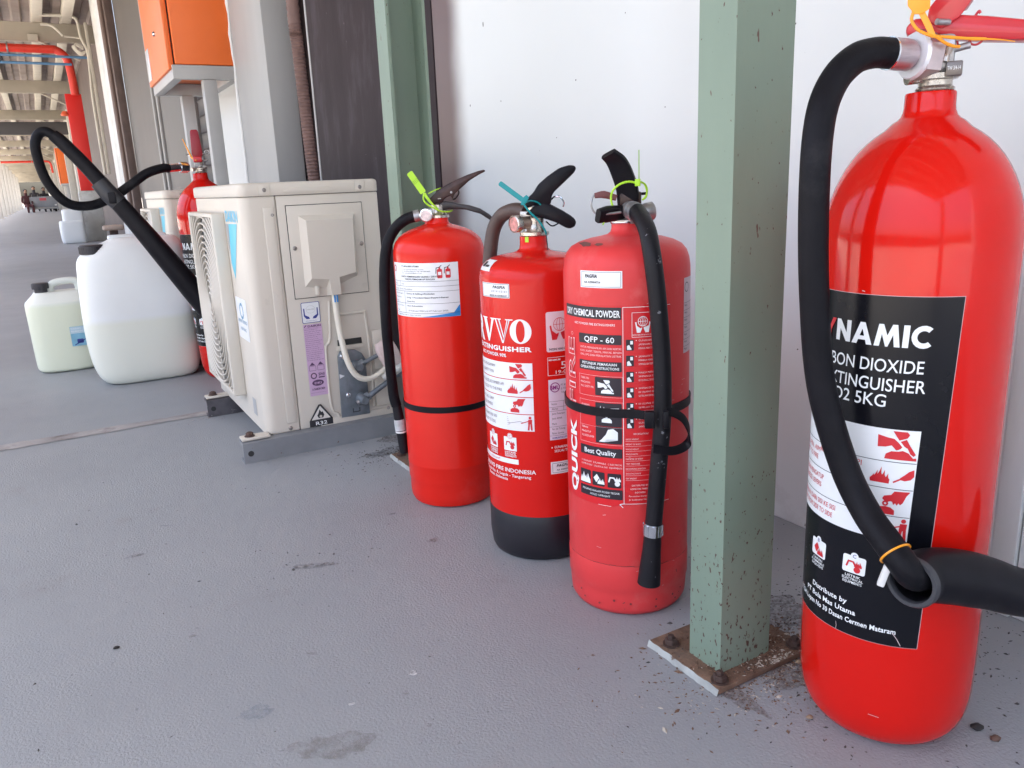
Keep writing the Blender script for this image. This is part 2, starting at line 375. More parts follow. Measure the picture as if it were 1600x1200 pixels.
floor = MB().box(-2.1, 1.3, -14, 110, -0.119, 0.0).build('floor', FLOORM, smooth=False); tag(floor, kind='structure')
# expansion joint: an uneven filler strip across the corridor
def joint():
    b = MB(); n = 90; rnd = random.Random(3)
    xs = [-2.0+2.33*i/n for i in range(n+1)]; rows = []
    for x in xs:
        wd = 0.022-0.006*max(0, (x+0.2)/0.5) + rnd.uniform(-0.003, 0.003); c = 2.236+0.004*math.sin(x*5)
        rows.append([(x, c-wd-0.005, 0.0012), (x, c-wd, 0.003+rnd.uniform(0, .001)), (x, c-0.3*wd, 0.0045+rnd.uniform(0, .0015)), (x, c+0.3*wd, 0.0042+rnd.uniform(0, .0015)), (x, c+wd, 0.003), (x, c+wd+0.004, 0.0012)])
    V = [[b.bm.verts.new(q) for q in r] for r in rows]
    for a, c in zip(V, V[1:]):
        for k in range(5): b.bm.faces.new((a[k], c[k], c[k+1], a[k+1]))
    return b.build('expansion_joint', mat('joint_filler', (0.36, 0.335, 0.325), 0.8, var=0.22, vscale=9, bump=0.002, bscale=60, dirt=(0.17, 0.14, 0.13), dirt_scale=14, dirt_amt=0.1), floor)
joint()

# white sandwich-panel wall beside the row of extinguishers
def painted_brown_reflection():  # soft brown reflection painted into the panel colour towards its far edge
    m = mat('white_panel_painted_reflection', (0.695, 0.715, 0.71), 0.35, var=0.03, vscale=1.2, bump=0.0003, bscale=6, rvar=0.08, spots=(0.35, 0.33, 0.31), spot_scale=38, spot_amt=-0.035)
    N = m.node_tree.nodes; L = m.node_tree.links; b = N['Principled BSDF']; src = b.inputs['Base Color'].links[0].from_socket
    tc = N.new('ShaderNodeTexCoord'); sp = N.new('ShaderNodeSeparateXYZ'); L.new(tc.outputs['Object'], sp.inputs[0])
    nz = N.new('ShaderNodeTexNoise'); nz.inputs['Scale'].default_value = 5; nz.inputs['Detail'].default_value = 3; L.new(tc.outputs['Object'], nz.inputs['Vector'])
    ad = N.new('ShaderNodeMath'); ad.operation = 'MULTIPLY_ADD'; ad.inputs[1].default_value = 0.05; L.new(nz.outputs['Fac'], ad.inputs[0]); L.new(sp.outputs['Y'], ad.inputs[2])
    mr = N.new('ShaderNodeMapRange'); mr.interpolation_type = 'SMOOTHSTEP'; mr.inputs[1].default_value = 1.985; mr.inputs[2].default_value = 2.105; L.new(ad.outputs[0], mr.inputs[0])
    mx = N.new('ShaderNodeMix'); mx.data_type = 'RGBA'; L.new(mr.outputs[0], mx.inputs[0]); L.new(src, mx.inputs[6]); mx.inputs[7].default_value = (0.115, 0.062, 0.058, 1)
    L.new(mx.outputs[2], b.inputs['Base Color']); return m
def splash(m, h=0.10, col=(0.42, 0.40, 0.37)):
    N = m.node_tree.nodes; L = m.node_tree.links; b = N['Principled BSDF']; src = b.inputs['Base Color'].links[0].from_socket
    tc = N.new('ShaderNodeTexCoord'); sp = N.new('ShaderNodeSeparateXYZ'); L.new(tc.outputs['Object'], sp.inputs[0])
    nz = N.new('ShaderNodeTexNoise'); nz.inputs['Scale'].default_value = 22; nz.inputs['Detail'].default_value = 6; nz.inputs['Roughness'].default_value = 0.7; L.new(tc.outputs['Object'], nz.inputs['Vector'])
    mr = N.new('ShaderNodeMapRange'); mr.inputs[1].default_value = 0.0; mr.inputs[2].default_value = h; mr.inputs[3].default_value = 0.16; mr.inputs[4].default_value = -0.2; L.new(sp.outputs['Z'], mr.inputs[0])
    ad = N.new('ShaderNodeMath'); ad.operation = 'ADD'; L.new(nz.outputs['Fac'], ad.inputs[0]); L.new(mr.outputs[0], ad.inputs[1])
    m2 = N.new('ShaderNodeMapRange'); m2.inputs[1].default_value = 0.52; m2.inputs[2].default_value = 0.70; m2.inputs[4].default_value = 0.25; L.new(ad.outputs[0], m2.inputs[0])
    mx = N.new('ShaderNodeMix'); mx.data_type = 'RGBA'; L.new(m2.outputs[0], mx.inputs[0]); L.new(src, mx.inputs[6]); mx.inputs[7].default_value = (*col, 1); L.new(mx.outputs[2], b.inputs['Base Color'])
splash(M['white_wall']);  REFL_PANEL = painted_brown_reflection(); splash(REFL_PANEL)
ww = empty('white_wall', (1.03, 0, 0), 0, 'smooth white panel wall behind the row of fire extinguishers', 'wall')
def wall_panel(y0, y1, m, parent=ww, x0=1.015, z1=3.0):
    return MB().box(x0-parent.location.x, x0+0.05-parent.location.x, y0-parent.location.y, y1-parent.location.y, 0, z1, 0.0015, 1).build('panel', m, parent)
for y0, y1 in ((-13.9, -11.55), (-11.54, -9.15), (-9.14, -6.75), (-6.74, -4.35), (-4.34, -1.95), (-1.94, 0.495)): wall_panel(y0, y1, M['white_wall'])
wall_panel(0.527, 2.158, REFL_PANEL)
MB().box(-0.021, -0.002, 0.496, 0.526, 0, 3.0, 0.002).build('seam_strip', mat('seam_strip_paint', (0.62, 0.62, 0.60), 0.5, var=0.1, vscale=20, stretch=(1, 1, 0.2), spots=(0.15, 0.12, 0.10), spot_scale=90, spot_amt=0.03), ww)
for y, z, w_, h_ in ((1.8649, 0.958, 0.0022, 0.006), (1.9556, 0.7766, 0.002, 0.003), (1.7915, 0.7712, 0.0015, 0.002), (1.4687, 0.7807, 0.002, 0.0015), (0.8931, 0.7899, 0.002, 0.0015), (1.1847, 0.70, 0.0012, 0.0012), (1.5478, 0.6699, 0.0013, 0.0012), (0.95, 0.42, 0.0012, 0.0016), (0.86, 0.30, 0.0016, 0.001), (1.30, 0.88, 0.0012, 0.0012)):
    Ink().disc(0, 0, 1.0, 9).plane('scuff', mat('wall_scuff', (0.10, 0.09, 0.09), 0.7), ww, (-0.0157, y, z), (0, -w_, 0.0006), (0, 0.0004, h_))
# dark panel beyond the far green column
dpm = mat('dark_panel', (0.036, 0.026, 0.030), 0.65, spec=0.15, var=0.2, vscale=3, stretch=(3, 3, 1.2), bump=0.0004, bscale=30, spots=(0.28, 0.25, 0.26), spot_scale=26, spot_amt=-0.015, dirt=(0.06, 0.05, 0.058), dirt_scale=3, dirt_amt=0.1)
dp = empty('dark_partition', (1.03, 2.7, 0), 0, 'scuffed dark brown partition panel behind the beige outdoor unit', 'partition')
MB().box(-0.017, 0.03, -0.538, 0.60, 0, 3.0, 0.002, 1).build('panel', dpm, dp)
MB().box(-0.019, 0.03, 0.603, 0.618, 0, 3.0, 0.002, 1).build('edge_strip', M['grey_paint'], dp)
MB().box(0.20, 0.22, 0.50, 2.9, 0, 3.0).build('recess_back', mat('recess_brown', (0.07, 0.045, 0.045), 0.7, var=0.2), dp)
# ribbed brown hose hanging in the recess
bh = empty('ribbed_hose', (1.06, 3.6, 0), 0, 'ribbed brown hose hanging in the dark gap beside the grey pillar', 'hose')
prof = []
path = catmull([(-0.012, 0, 3.0), (-0.01, 0, 1.4), (-0.006, 0, 1.2), (0.0, 0.0, 0.92), (0.008, 0, 0.63), (0.03, 0.01, 0.3), (0.06, 0.02, 0.02)], 40)
MB().tube(path, [0.024 if i % 2 else 0.0275 for i in range(len(path))], 12, smooth=0).build('hose_body', mat('hose_brown', (0.17, 0.10, 0.085), 0.6, var=0.2, vscale=10), bh)
# light grey pillar
gp = empty('grey_pillar', (1.06, 4.33, 0), 0, 'light grey painted pillar between the orange cabinet and the dark gap', 'pillar')
MB().box(-0.045, 0.09, -0.33, 0.33, 0, 3.0, 0.008).build('shaft', M['light_grey'], gp)
seam = [(-0.047+random.uniform(-.002, .002), 0.331+random.uniform(-.003, .003), 0.02+2.95*i/60) for i in range(61)]
MB().tube(seam, [0.008+random.uniform(-.002, .003) for _ in seam], 8, smooth=0).build('sealant_bead', mat('sealant_white', (0.75, 0.75, 0.74), 0.5), gp)
# white wall, shutter and grey wall further on
w2 = empty('white_wall', (1.09, 5.2, 0), 0, 'bright white wall section under the orange cabinet', 'wall')
MB().box(-0.025, 0.02, -0.53, 0.75, 0, 3.0, 0.002, 1).build('panel', M['white_wall'], w2)
sh = empty('roller_shutter', (1.09, 6.12, 0), 0, 'dark slatted roller shutter seen between the cabinet legs', 'shutter')
shm = mat('shutter_brown', (0.045, 0.037, 0.038), 0.5, metal=0.3, var=0.15, vscale=4)
for i in range(27): MB().prism([(-0.02, 0.0), (-0.012, 0.012), (-0.012, 0.098), (-0.02, 0.108), (0.01, 0.108), (0.01, 0.0)], -0.16, 0.16).build('slat', shm, sh, loc=(0, 0, 0.01+i*0.11))
gw = empty('grey_wall', (1.09, 9.6, 0), 0, 'tall grey sheet wall with pale vertical ribs left of the orange cabinet', 'wall')
gwm = mat('grey_sheet', (0.135, 0.122, 0.115), 0.5, metal=0.1, var=0.08, vscale=2)
MB().box(-0.03, 0.02, -3.31, 1.1, 0, 3.0, 0.003).build('sheet', gwm, gw)
for y in (-1.56, -1.28): MB().box(-0.055, -0.028, y-0.03, y+0.03, 0, 3.0, 0.01).build('rib', mat('rib_grey', (0.36, 0.35, 0.34), 0.45), gw)
MB().box(-0.12, -0.03, 1.11, 1.5, 0, 3.0, 0.01).build('door_jamb', mat('jamb_brown', (0.13, 0.09, 0.08), 0.6, var=0.2), gw)
MB().tube([(-0.14, 1.3, 0), (-0.14, 1.3, 1.5), (-0.14, 1.3, 3.0)], 0.03, 10, smooth=1).build('downpipe', mat('downpipe_brown', (0.20, 0.14, 0.12), 0.5), gw)
wp = empty('white_pillar', (0.98, 11.6, 0), 0, 'white painted pillar next to the red hydrant guard down the corridor', 'pillar')
MB().box(-0.07, 0.10, -0.18, 0.25, 0, 3.0, 0.03, 3).build('shaft', mat('pillar_white', (0.74, 0.74, 0.72), 0.45, var=0.05), wp)
bw = empty('brown_wall', (1.05, 16.2, 0), 0, 'dark brown wall stretch behind the red hydrant guard', 'wall')
MB().box(-0.02, 0.05, -4.3, 4.3, 0, 3.0).build('sheet', mat('far_brown_wall', (0.13, 0.095, 0.085), 0.6, var=0.2, vscale=1), bw)
cw = empty('cream_wall', (1.05, 65, 0), 0, 'cream wall running along the far end of the corridor', 'wall')
MB().box(-0.02, 0.05, -44.4, 45, 0, 3.0).build('sheet', mat('far_cream_wall', (0.56, 0.52, 0.45), 0.6, var=0.15, vscale=0.6), cw)

def flecks(m, col):
    """rust flecks: sparse higher up, dense close to the foot"""
    N = m.node_tree.nodes; L = m.node_tree.links; b = N['Principled BSDF']; src = b.inputs['Base Color'].links[0].from_socket
    tc = N.new('ShaderNodeTexCoord'); sp = N.new('ShaderNodeSeparateXYZ'); L.new(tc.outputs['Object'], sp.inputs[0])
    mp = N.new('ShaderNodeMapping'); mp.inputs['Scale'].default_value = (1, 1, 0.55); L.new(tc.outputs['Object'], mp.inputs[0])
    nz = N.new('ShaderNodeTexNoise'); nz.inputs['Scale'].default_value = 250; nz.inputs['Detail'].default_value = 2; L.new(mp.outputs[0], nz.inputs['Vector'])
    n2 = N.new('ShaderNodeTexNoise'); n2.inputs['Scale'].default_value = 28; n2.inputs['Detail'].default_value = 4; L.new(tc.outputs['Object'], n2.inputs['Vector'])
    mr = N.new('ShaderNodeMapRange'); mr.inputs[1].default_value = 0.0; mr.inputs[2].default_value = 0.30; mr.inputs[3].default_value = 0.115; mr.inputs[4].default_value = 0.0; L.new(sp.outputs['Z'], mr.inputs[0])
    m3 = N.new('ShaderNodeMath'); m3.operation = 'MULTIPLY_ADD'; L.new(n2.outputs['Fac'], m3.inputs[0]); m3.inputs[1].default_value = 0.16; L.new(nz.outputs['Fac'], m3.inputs[2])
    ad = N.new('ShaderNodeMath'); ad.operation = 'ADD'; L.new(m3.outputs[0], ad.inputs[0]); L.new(mr.outputs[0], ad.inputs[1])
    m2 = N.new('ShaderNodeMapRange'); m2.inputs[1].default_value = 0.805; m2.inputs[2].default_value = 0.83; L.new(ad.outputs[0], m2.inputs[0])
    mx = N.new('ShaderNodeMix'); mx.data_type = 'RGBA'; L.new(m2.outputs[0], mx.inputs[0]); L.new(src, mx.inputs[6]); mx.inputs[7].default_value = (*col, 1); L.new(mx.outputs[2], b.inputs['Base Color'])
flecks(M['green_paint'], (0.085, 0.040, 0.028))
# green channel columns on base plates
def green_column(y0, opens, label):
    c = empty('steel_column', (0.65, y0+0.027, 0), 0, label, 'column', 'green steel columns in front of the white wall')
    x0, x1, d, t = -0.045, 0.0350, 0.052, 0.006
    ya, yb = -d/2, d/2
    if opens > 0: poly = [(x0, ya), (x1, ya), (x1, yb), (x1-t, yb), (x1-t, ya+t), (x0+t, ya+t), (x0+t, yb), (x0, yb)]
    else: poly = [(x0, ya), (x0+t, ya), (x0+t, yb-t), (x1-t, yb-t), (x1-t, ya), (x1, ya), (x1, yb), (x0, yb)]
    zs = [0.006+i*3.0/24 for i in range(25)]
    MB().loft([[(x, y, z) for x, y in poly] for z in zs]).build('post', M['green_paint'], c, ang=30)
    # plate: rusty top, chipped white edge
    px0, px1, py0, py1 = -0.068, 0.085, -0.048, 0.075
    MB().box(px0, px1, py0, py1, 0.0015, 0.0085, 0.0012).build('base_plate', M['rust'], c)
    e = MB(); rnd = random.Random(int(y0*100))
    for side in (0,):
        n = 26; prev = None
        for i in range(n+1):
            f = i/n; h = 0.0085+rnd.uniform(-0.001, 0.0012); o_ = 0.0022+rnd.uniform(0, 0.0016)
            if side == 0: a = (px0-o_, py0+f*(py1-py0), 0.0005); bq = (px0-0.0004, py0+f*(py1-py0), h)
            else: a = (px0+f*(px1-px0), py0-o_, 0.0005); bq = (px0+f*(px1-px0), py0-0.0004, h*0.8)
            cur = (e.bm.verts.new(a), e.bm.verts.new(bq))
            if prev: e.bm.faces.new((prev[0], cur[0], cur[1], prev[1]))
            prev = cur
    e.build('plate_edge', M['white_chip'], c)
    for bx, by in ((-0.055, -0.036), (-0.052, 0.052), (0.072, -0.034), (0.072, 0.052)):
        bo = MB().lathe([(0.0105, 0.0085), (0.0105, 0.0105), (0.006, 0.0106)], 18).build('bolt', M['rust_dark'], c, loc=(bx, by, 0))
        MB().lathe([(0.0082, 0.0106), (0.0082, 0.0158), (0.0068, 0.0170), (0.0044, 0.0171), (0.0044, 0.0205), (0.0034, 0.0215), (0, 0.0215)], 6).build('nut', M['rust_dark'], bo)
    return c
green_column(0.602, +1, 'rust-flecked pale green steel column between the faded red extinguisher and the large one')
green_column(1.486, -1, 'pale green channel column behind the extinguisher with the white service card')
# crumbs of rust and grit around the column feet, too many to count
def debris(name, cx, cy, rx, ry, n, cols, label, seed):
    rnd = random.Random(seed); b = MB()
    for i in range(n):
        a = rnd.uniform(0, 6.283); q = abs(rnd.gauss(0, 0.5)); x = cx+rx*q*math.cos(a); y = cy+ry*q*math.sin(a)
        s_ = rnd.uniform(0.0004, 0.0013)*(2.2 if rnd.random() < 0.04 else 1); ang = rnd.uniform(0, 3.14)
        z0 = 0.0088 if (0.583 < x < 0.735 and (0.582 < y < 0.703 or 1.466 < y < 1.587)) else 0.0
        c, s2 = math.cos(ang), math.sin(ang); l = s_*rnd.uniform(1, 3.2)
        base = [(x+c*l, y+s2*l, z0), (x-s2*s_, y+c*s_, z0), (x-c*l, y-s2*l, z0), (x+s2*s_, y-c*s_, z0)]
        V = [b.bm.verts.new(k) for k in base]; t = b.bm.verts.new((x, y, z0+s_*rnd.uniform(0.6, 1.4)))
        for k in range(4): b.bm.faces.new((V[k], V[(k+1) % 4], t))
    o = b.build(name, cols, smooth=False); tag(o, label, None, None, 'stuff'); return o
debris('rust_crumbs', 0.685, 0.61, 0.17, 0.11, 2600, mat('crumb_brown', (0.15, 0.085, 0.055), 0.9, var=0.6, vscale=300), 'brown rust crumbs scattered round the near column foot', 1)
debris('pale_crumbs', 0.68, 0.585, 0.15, 0.08, 420, mat('crumb_pale', (0.42, 0.37, 0.31), 0.9, var=0.4, vscale=300), 'pale flakes scattered round the near column foot', 2)
debris('leaf_litter', 0.64, 1.60, 0.22, 0.12, 900, mat('litter_brown', (0.075, 0.055, 0.045), 0.9, var=0.5, vscale=200), 'dark litter by the outdoor unit and far column foot', 3)
debris('wall_grit', 0.84, 0.56, 0.26, 0.22, 1500, mat('grit_dark', (0.06, 0.055, 0.055), 0.9, var=0.5, vscale=200), 'dark grit between the large extinguisher and the wall', 4)
debris('floor_grit', 0.25, 1.2, 0.9, 1.1, 220, mat('grit_grey', (0.09, 0.085, 0.085), 0.9, var=0.6, vscale=200), 'fine dark grit scattered over the grey floor', 5)
debris('joint_crumbs', 0.30, 2.19, 0.07, 0.035, 120, mat('crumb_grey', (0.28, 0.26, 0.25), 0.9, var=0.4, vscale=200), 'crumbled mortar at the end of the floor joint', 6)
def pebble(x, y, sz, m, label):
    rn = random.Random(int(x*1e4)); b = MB().lathe([(0, 0), (sz*0.8, 0.0005), (sz, sz*0.4), (sz*0.6, sz*0.8), (0, sz*0.9)], 10)
    for v in b.bm.verts: v.co = Vector((v.co.x*1.3*(1+rn.uniform(-.2, .2)), v.co.y*(1+rn.uniform(-.2, .2)), v.co.z))
    o = b.build('pebble', m, loc=(x, y, 0)); tag(o, label, 'pebble', 'small bits lying on the floor')
pm = mat('pebble_dark', (0.03, 0.025, 0.025), 0.8); pt = mat('pebble_tan', (0.30, 0.22, 0.15), 0.8)
pebble(0.7688, 0.3937, 0.0055, pm, 'small black bit on the floor right of the large cylinder base')
pebble(0.7670, 0.3740, 0.0048, mat('pebble_brown', (0.14, 0.08, 0.06), 0.8), 'small brown bit on the floor right of the large cylinder base')
pebble(0.6370, 0.5000, 0.0032, pt, 'tiny tan flake on the floor before the large cylinder')
pebble(0.7080, 0.5760, 0.0040, pt, 'tan chip lying at the front edge of the near column plate')
pebble(-0.0060, 1.0890, 0.0035, pm, 'lone dark crumb on the open floor at the left')
# dried stains, paint flecks and a chalk scratch on the floor
def blot(x, y, rx, ry, m, seed, z=0.0016, n=40, rot=0.0):
    rnd = random.Random(seed); ph = [rnd.uniform(0, 6.28) for _ in range(4)]; b = MB(); vs = []
    for i in range(n):
        a = 2*math.pi*i/n; k = 1+0.16*math.sin(2*a+ph[0])+0.12*math.sin(3*a+ph[1])+0.09*math.sin(7*a+ph[2])+0.06*math.sin(11*a+ph[3])
        u, v = rx*k*math.cos(a), ry*k*math.sin(a); vs.append(b.bm.verts.new((x+u*math.cos(rot)-v*math.sin(rot), y+u*math.sin(rot)+v*math.cos(rot), z)))
    b.bm.faces.new(vs); o = b.build('floor_stain', m, floor, smooth=False); return o
def stain_mat(name, c, a, scale=60):
    m = bpy.data.materials.new(name); m.use_nodes = True; N = m.node_tree.nodes; L = m.node_tree.links; b = N['Principled BSDF']
    b.inputs['Base Color'].default_value = (*c, 1); b.inputs['Roughness'].default_value = 0.7
    tc = N.new('ShaderNodeTexCoord'); n = N.new('ShaderNodeTexNoise'); n.inputs['Scale'].default_value = scale; n.inputs['Detail'].default_value = 5; n.inputs['Roughness'].default_value = 0.7
    L.new(tc.outputs['Object'], n.inputs['Vector']); r = N.new('ShaderNodeMapRange'); r.inputs[1].default_value = 0.38; r.inputs[2].default_value = 0.62; r.inputs[4].default_value = a
    L.new(n.outputs['Fac'], r.inputs[0]); L.new(r.outputs[0], b.inputs['Alpha']); return m
st_brown = stain_mat('stain_brown', (0.26, 0.235, 0.205), 0.4); st_rust = stain_mat('stain_rust', (0.17, 0.11, 0.085), 0.6, 200)
st_dark = stain_mat('stain_dark', (0.09, 0.085, 0.085), 0.6, 160); st_blue = stain_mat('stain_blue', (0.22, 0.30, 0.35), 0.35, 80); st_white = stain_mat('stain_white', (0.7, 0.7, 0.7), 0.95, 120)
blot(0.180, 0.742, 0.040, 0.022, st_brown, 1, rot=-0.5); blot(0.482, 1.145, 0.010, 0.007, st_rust, 2)
blot(0.043, 1.379, 0.014, 0.006, st_dark, 3); blot(0.285, 1.17, 0.030, 0.010, st_dark, 4, rot=-0.4); blot(0.122, 0.846, 0.02, 0.012, st_blue, 5)
blot(0.765, 0.665, 0.055, 0.045, st_dark, 21, n=60); blot(0.70, 0.565, 0.06, 0.022, st_rust, 22, n=60); blot(0.60, 0.61, 0.018, 0.07, st_rust, 23, n=60); blot(0.63, 1.62, 0.10, 0.03, st_dark, 24, n=60); blot(0.66, 1.70, 0.05, 0.04, st_rust, 25, n=60)
blot(0.304, 0.816, 0.0055, 0.0045, st_white, 6); blot(0.22, 0.80, 0.0035, 0.003, st_white, 9); blot(0.14, 1.801, 0.022, 0.0016, st_white, 8, rot=-0.1)
for i in range(9):
    rr = random.Random(40+i); blot(rr.uniform(-0.2, 0.55), rr.uniform(0.75, 2.1), rr.uniform(.003, .012), rr.uniform(.0015, .004), rr.choice([st_dark, st_brown, st_brown]), 60+i, rot=rr.uniform(-0.9, 0.4), z=0.0012+i*0.00002)

# ------------------------------------------------------------------ canopy roof over the corridor
roof = empty('canopy_roof', (0, 40, 2.6), 0, 'cream steel canopy roof with cross beams over the corridor', 'roof')
pr = []; x = -2.23
while x < 1.2: pr += [(x, 2.99), (x+0.09, 2.99), (x+0.115, 3.03), (x+0.205, 3.03)]; x += 0.23
b = MB(); V0 = [b.bm.verts.new((x, -43.2, z-2.6)) for x, z in pr]; V1 = [b.bm.verts.new((x, 70, z-2.6)) for x, z in pr]
for i in range(len(pr)-1): b.bm.faces.new((V0[i], V0[i+1], V1[i+1], V1[i]))
V2 = [b.bm.verts.new((x, -43.2, 0.6)) for x, z in (pr[0], pr[-1])]; V3 = [b.bm.verts.new((x, 70, 0.6)) for x, z in (pr[0], pr[-1])]
b.bm.faces.new((V2[0], V2[1], V3[1], V3[0])); b.build('roof_sheet', M['roof_sheet'], roof, smooth=False)
for i in range(0, 18):
    y = 1+6*i
    MB().box(-2.0, 1.0, y-40-0.06, y-40+0.06, 0.04, 0.27, 0.004).build('beam', M['cream_steel'], roof)
for x in (-1.6, -0.95, -0.3, 0.34, 0.68): MB().box(x-0.06, x+0.06, -43.2, 70, 0.275, 0.375, 0.004).build('purlin', M['cream_light'], roof)
for i in range(1, 8):
    y = 1+6*i-40
    MB().tube([(0.32, y-0.01, 0.05), (0.78, y-0.01, -0.18)], 0.014, 8, smooth=0).build('brace', M['cream_light'], roof)
MB().box(-2.0, 0.9, -16.1, -15.9, -0.40, -0.10, 0.01).build('dark_lintel', mat('lintel_dark', (0.07, 0.065, 0.07), 0.6), roof)
MB().box(0.20, 0.32, -27.1, -27.07, 0.03, 0.12, 0.003).build('junction_plate', M['cream_light'], roof)
# columns on the open side and along the far wall
cm = mat('column_cream', (0.58, 0.55, 0.50), 0.5, var=0.05)
n = 0; LY = [-3, 3, 8, 13.5, 18, 22.5, 27, 31.5, 36, 40.5, 45, 50, 56, 63, 71, 80]
ordn = {36: 'leftmost, nearest', 40.5: 'second from the left', 45: 'third from the left', 50: 'fourth from the left'}
for y in LY:
    vis = y >= 34
    c = empty('corridor_column', (-1.42, y, 0), 0, ('pale column on the open side of the corridor, '+ordn[y]) if y in ordn else ('small pale column at the far end of the open side' if vis else 'pale column on the open side of the corridor outside the view'), 'column', 'pale columns on the open side')
    MB().box(-0.13, 0.13, -0.13, 0.13, 0, 2.62, 0.01).build('shaft', cm, c); MB().box(-0.17, 0.17, -0.17, 0.17, 0, 0.03, 0.004).build('base_plate', cm, c)
for k, y in enumerate((22, 28, 34, 42, 52, 64)):
    c = empty('wall_column', (0.94, y, 0), 0, 'cream column against the far wall, '+('nearest', 'second', 'third', 'fourth', 'fifth', 'farthest')[k]+' from the red hydrant guard', 'column', 'cream columns along the far wall')
    MB().box(-0.1, 0.08, -0.12, 0.12, 0, 2.62, 0.008).build('shaft', cm, c)

# ------------------------------------------------------------------ pipes, hydrant guard
def fire_main(y, xe, label, zt=2.53, zb=1.98):
    e = empty('fire_main_pipe', (0, y, 2.5), 0, label, 'pipe', 'red fire mains across the corridor')
    MB().tube([(-2.0, 0, zt-2.5), (-1, 0, zt-2.5), (xe-0.32, 0, zt-2.5), (xe-0.14, 0, zt-2.51), (xe-0.04, 0, zt-2.60), (xe-0.01, 0, zt-2.75), (xe, 0, zb-2.52)], 0.052, 14, smooth=5).build('pipe', M['pipe_red'], e)
    MB().tube([(-0.065, 0, zt-2.5-0.0), (-0.045, 0, zt-2.5)], 0.06, 14, smooth=0).build('clamp', M['dull_steel'], e)
    return e
fire_main(12.85, 0.645, 'thick red pipe crossing under the roof and bending down to the red guard')
fire_main(48, 0.80, 'small red pipe crossing the corridor far in the distance')
hg = empty('hydrant_guard', (0.62, 13.0, 0), 0, 'tall flat red guard plate on a pale plinth down the corridor', 'guard')
MB().box(-0.10, 0.10, -0.05, 0.05, 0.70, 1.985, 0.004).build('guard_plate', mat('guard_red', (0.74, 0.025, 0.02), 0.35), hg)
MB().box(-0.135, 0.14, -0.05, 0.16, 0, 0.70, 0.012).build('plinth', mat('plinth_pale', (0.56, 0.56, 0.53), 0.7, var=0.12, vscale=8, dirt=(0.33, 0.31, 0.28), dirt_scale=5, dirt_amt=0.1), hg)
MB().lathe([(0.0, 0), (0.05, 0), (0.06, 0.02), (0.03, 0.06), (0, 0.065)], 14, M=Matrix.Translation((-0.13, -0.01, 1.70))).build('alarm_bell', mat('bell_orange', (0.75, 0.12, 0.04), 0.4), hg)
for k, (z, xe) in enumerate(((2.409, 0.845), (2.318, 0.65))):
    e = empty('blue_pipe', (0, 12.6, z), 0, ('upper' if k == 0 else 'lower')+' thin blue pipe running across below the red fire main', 'pipe', 'thin blue pipes')
    MB().tube([(-2, 0, 0), (0, 0, 0), (xe, 0, -0.005)], 0.017, 10, smooth=1).build('pipe', M['pipe_blue'], e)
e = empty('conduit', (0.8, 12.5, 2.5), 0, 'cream conduit bending from the roof beam down the wall', 'conduit')
MB().tube([(-0.46, 0, 0.385), (-0.2, 0, 0.39), (-0.07, 0, 0.39), (-0.01, 0, 0.33), (0.005, 0, 0.14), (0.055, 0, -0.03), (0.05, 0, -0.25), (0.03, 0, -0.66), (0.03, 0, -1.6)], 0.021, 10).build('pipe', M['cream_light'], e)
MB().tube([(-0.44, 0.02, 0.28), (-0.32, 0.02, 0.27), (-0.24, 0.02, 0.2), (-0.20, 0.02, 0.15)], 0.019, 10).build('branch', M['cream_light'], e)
MB().tube([(-0.19, 0.02, 0.145), (0.02, 0.02, 0.13)], 0.012, 8, smooth=0).build('branch', M['cream_light'], e)
for k in range(4): MB().tube([(0.05, 0, -0.02), (-0.03, 0.01*k, -0.045-0.012*k), (-0.085-0.01*k, 0.01*k, 0.02), (-0.06, 0, 0.06-0.01*k), (0.01, 0, 0.02-0.01*k)], 0.008, 8).build('cable', M['cream_light'], e)
MB().box(0.06, 0.10, -0.03, 0.05, -1.6, 0.32, 0.01).build('cable_tray', M['cream_light'], e)

# ================================================================== FIRE EXTINGUISHERS
# local frame: x to the right as the camera sees it, y away from it, z up; origin at the centre of the foot
def band(name, m, parent, r, z0, z1, t=0.0012, bev=0.0004):
    return MB().lathe([(r, z0), (r+t-bev, z0), (r+t, z0+bev), (r+t, z1-bev), (r+t-bev, z1), (r, z1)], 72, cap=False).build(name, m, parent)
def flame(k, x, y, s):
    for dx, h, wd in ((-0.55, 0.9, 0.3), (-0.2, 1.35, 0.32), (0.15, 1.0, 0.3), (0.48, 1.25, 0.3)):
        k.poly([(x+s*(dx-wd), y), (x+s*(dx-wd*0.9), y+s*0.45*h), (x+s*(dx-0.1), y+s*h), (x+s*(dx+0.04), y+s*0.6*h), (x+s*(dx+wd*0.8), y+s*0.4*h), (x+s*(dx+wd), y)])
    return k
def hand(k, x, y, s, flip=1):
    f = flip
    k.poly([(x-f*s*1.0, y-s*0.5), (x-f*s*1.0, y+s*0.55), (x-f*s*0.2, y+s*0.6), (x+f*s*0.25, y+s*0.2), (x+f*s*0.1, y-s*0.1), (x-f*s*0.3, y-s*0.25)])
    for i in range(3): k.line([(x-f*s*0.1, y+s*(0.45-0.3*i)), (x+f*s*(0.55-0.08*i), y+s*(0.15-0.3*i))], s*0.2)
    return k
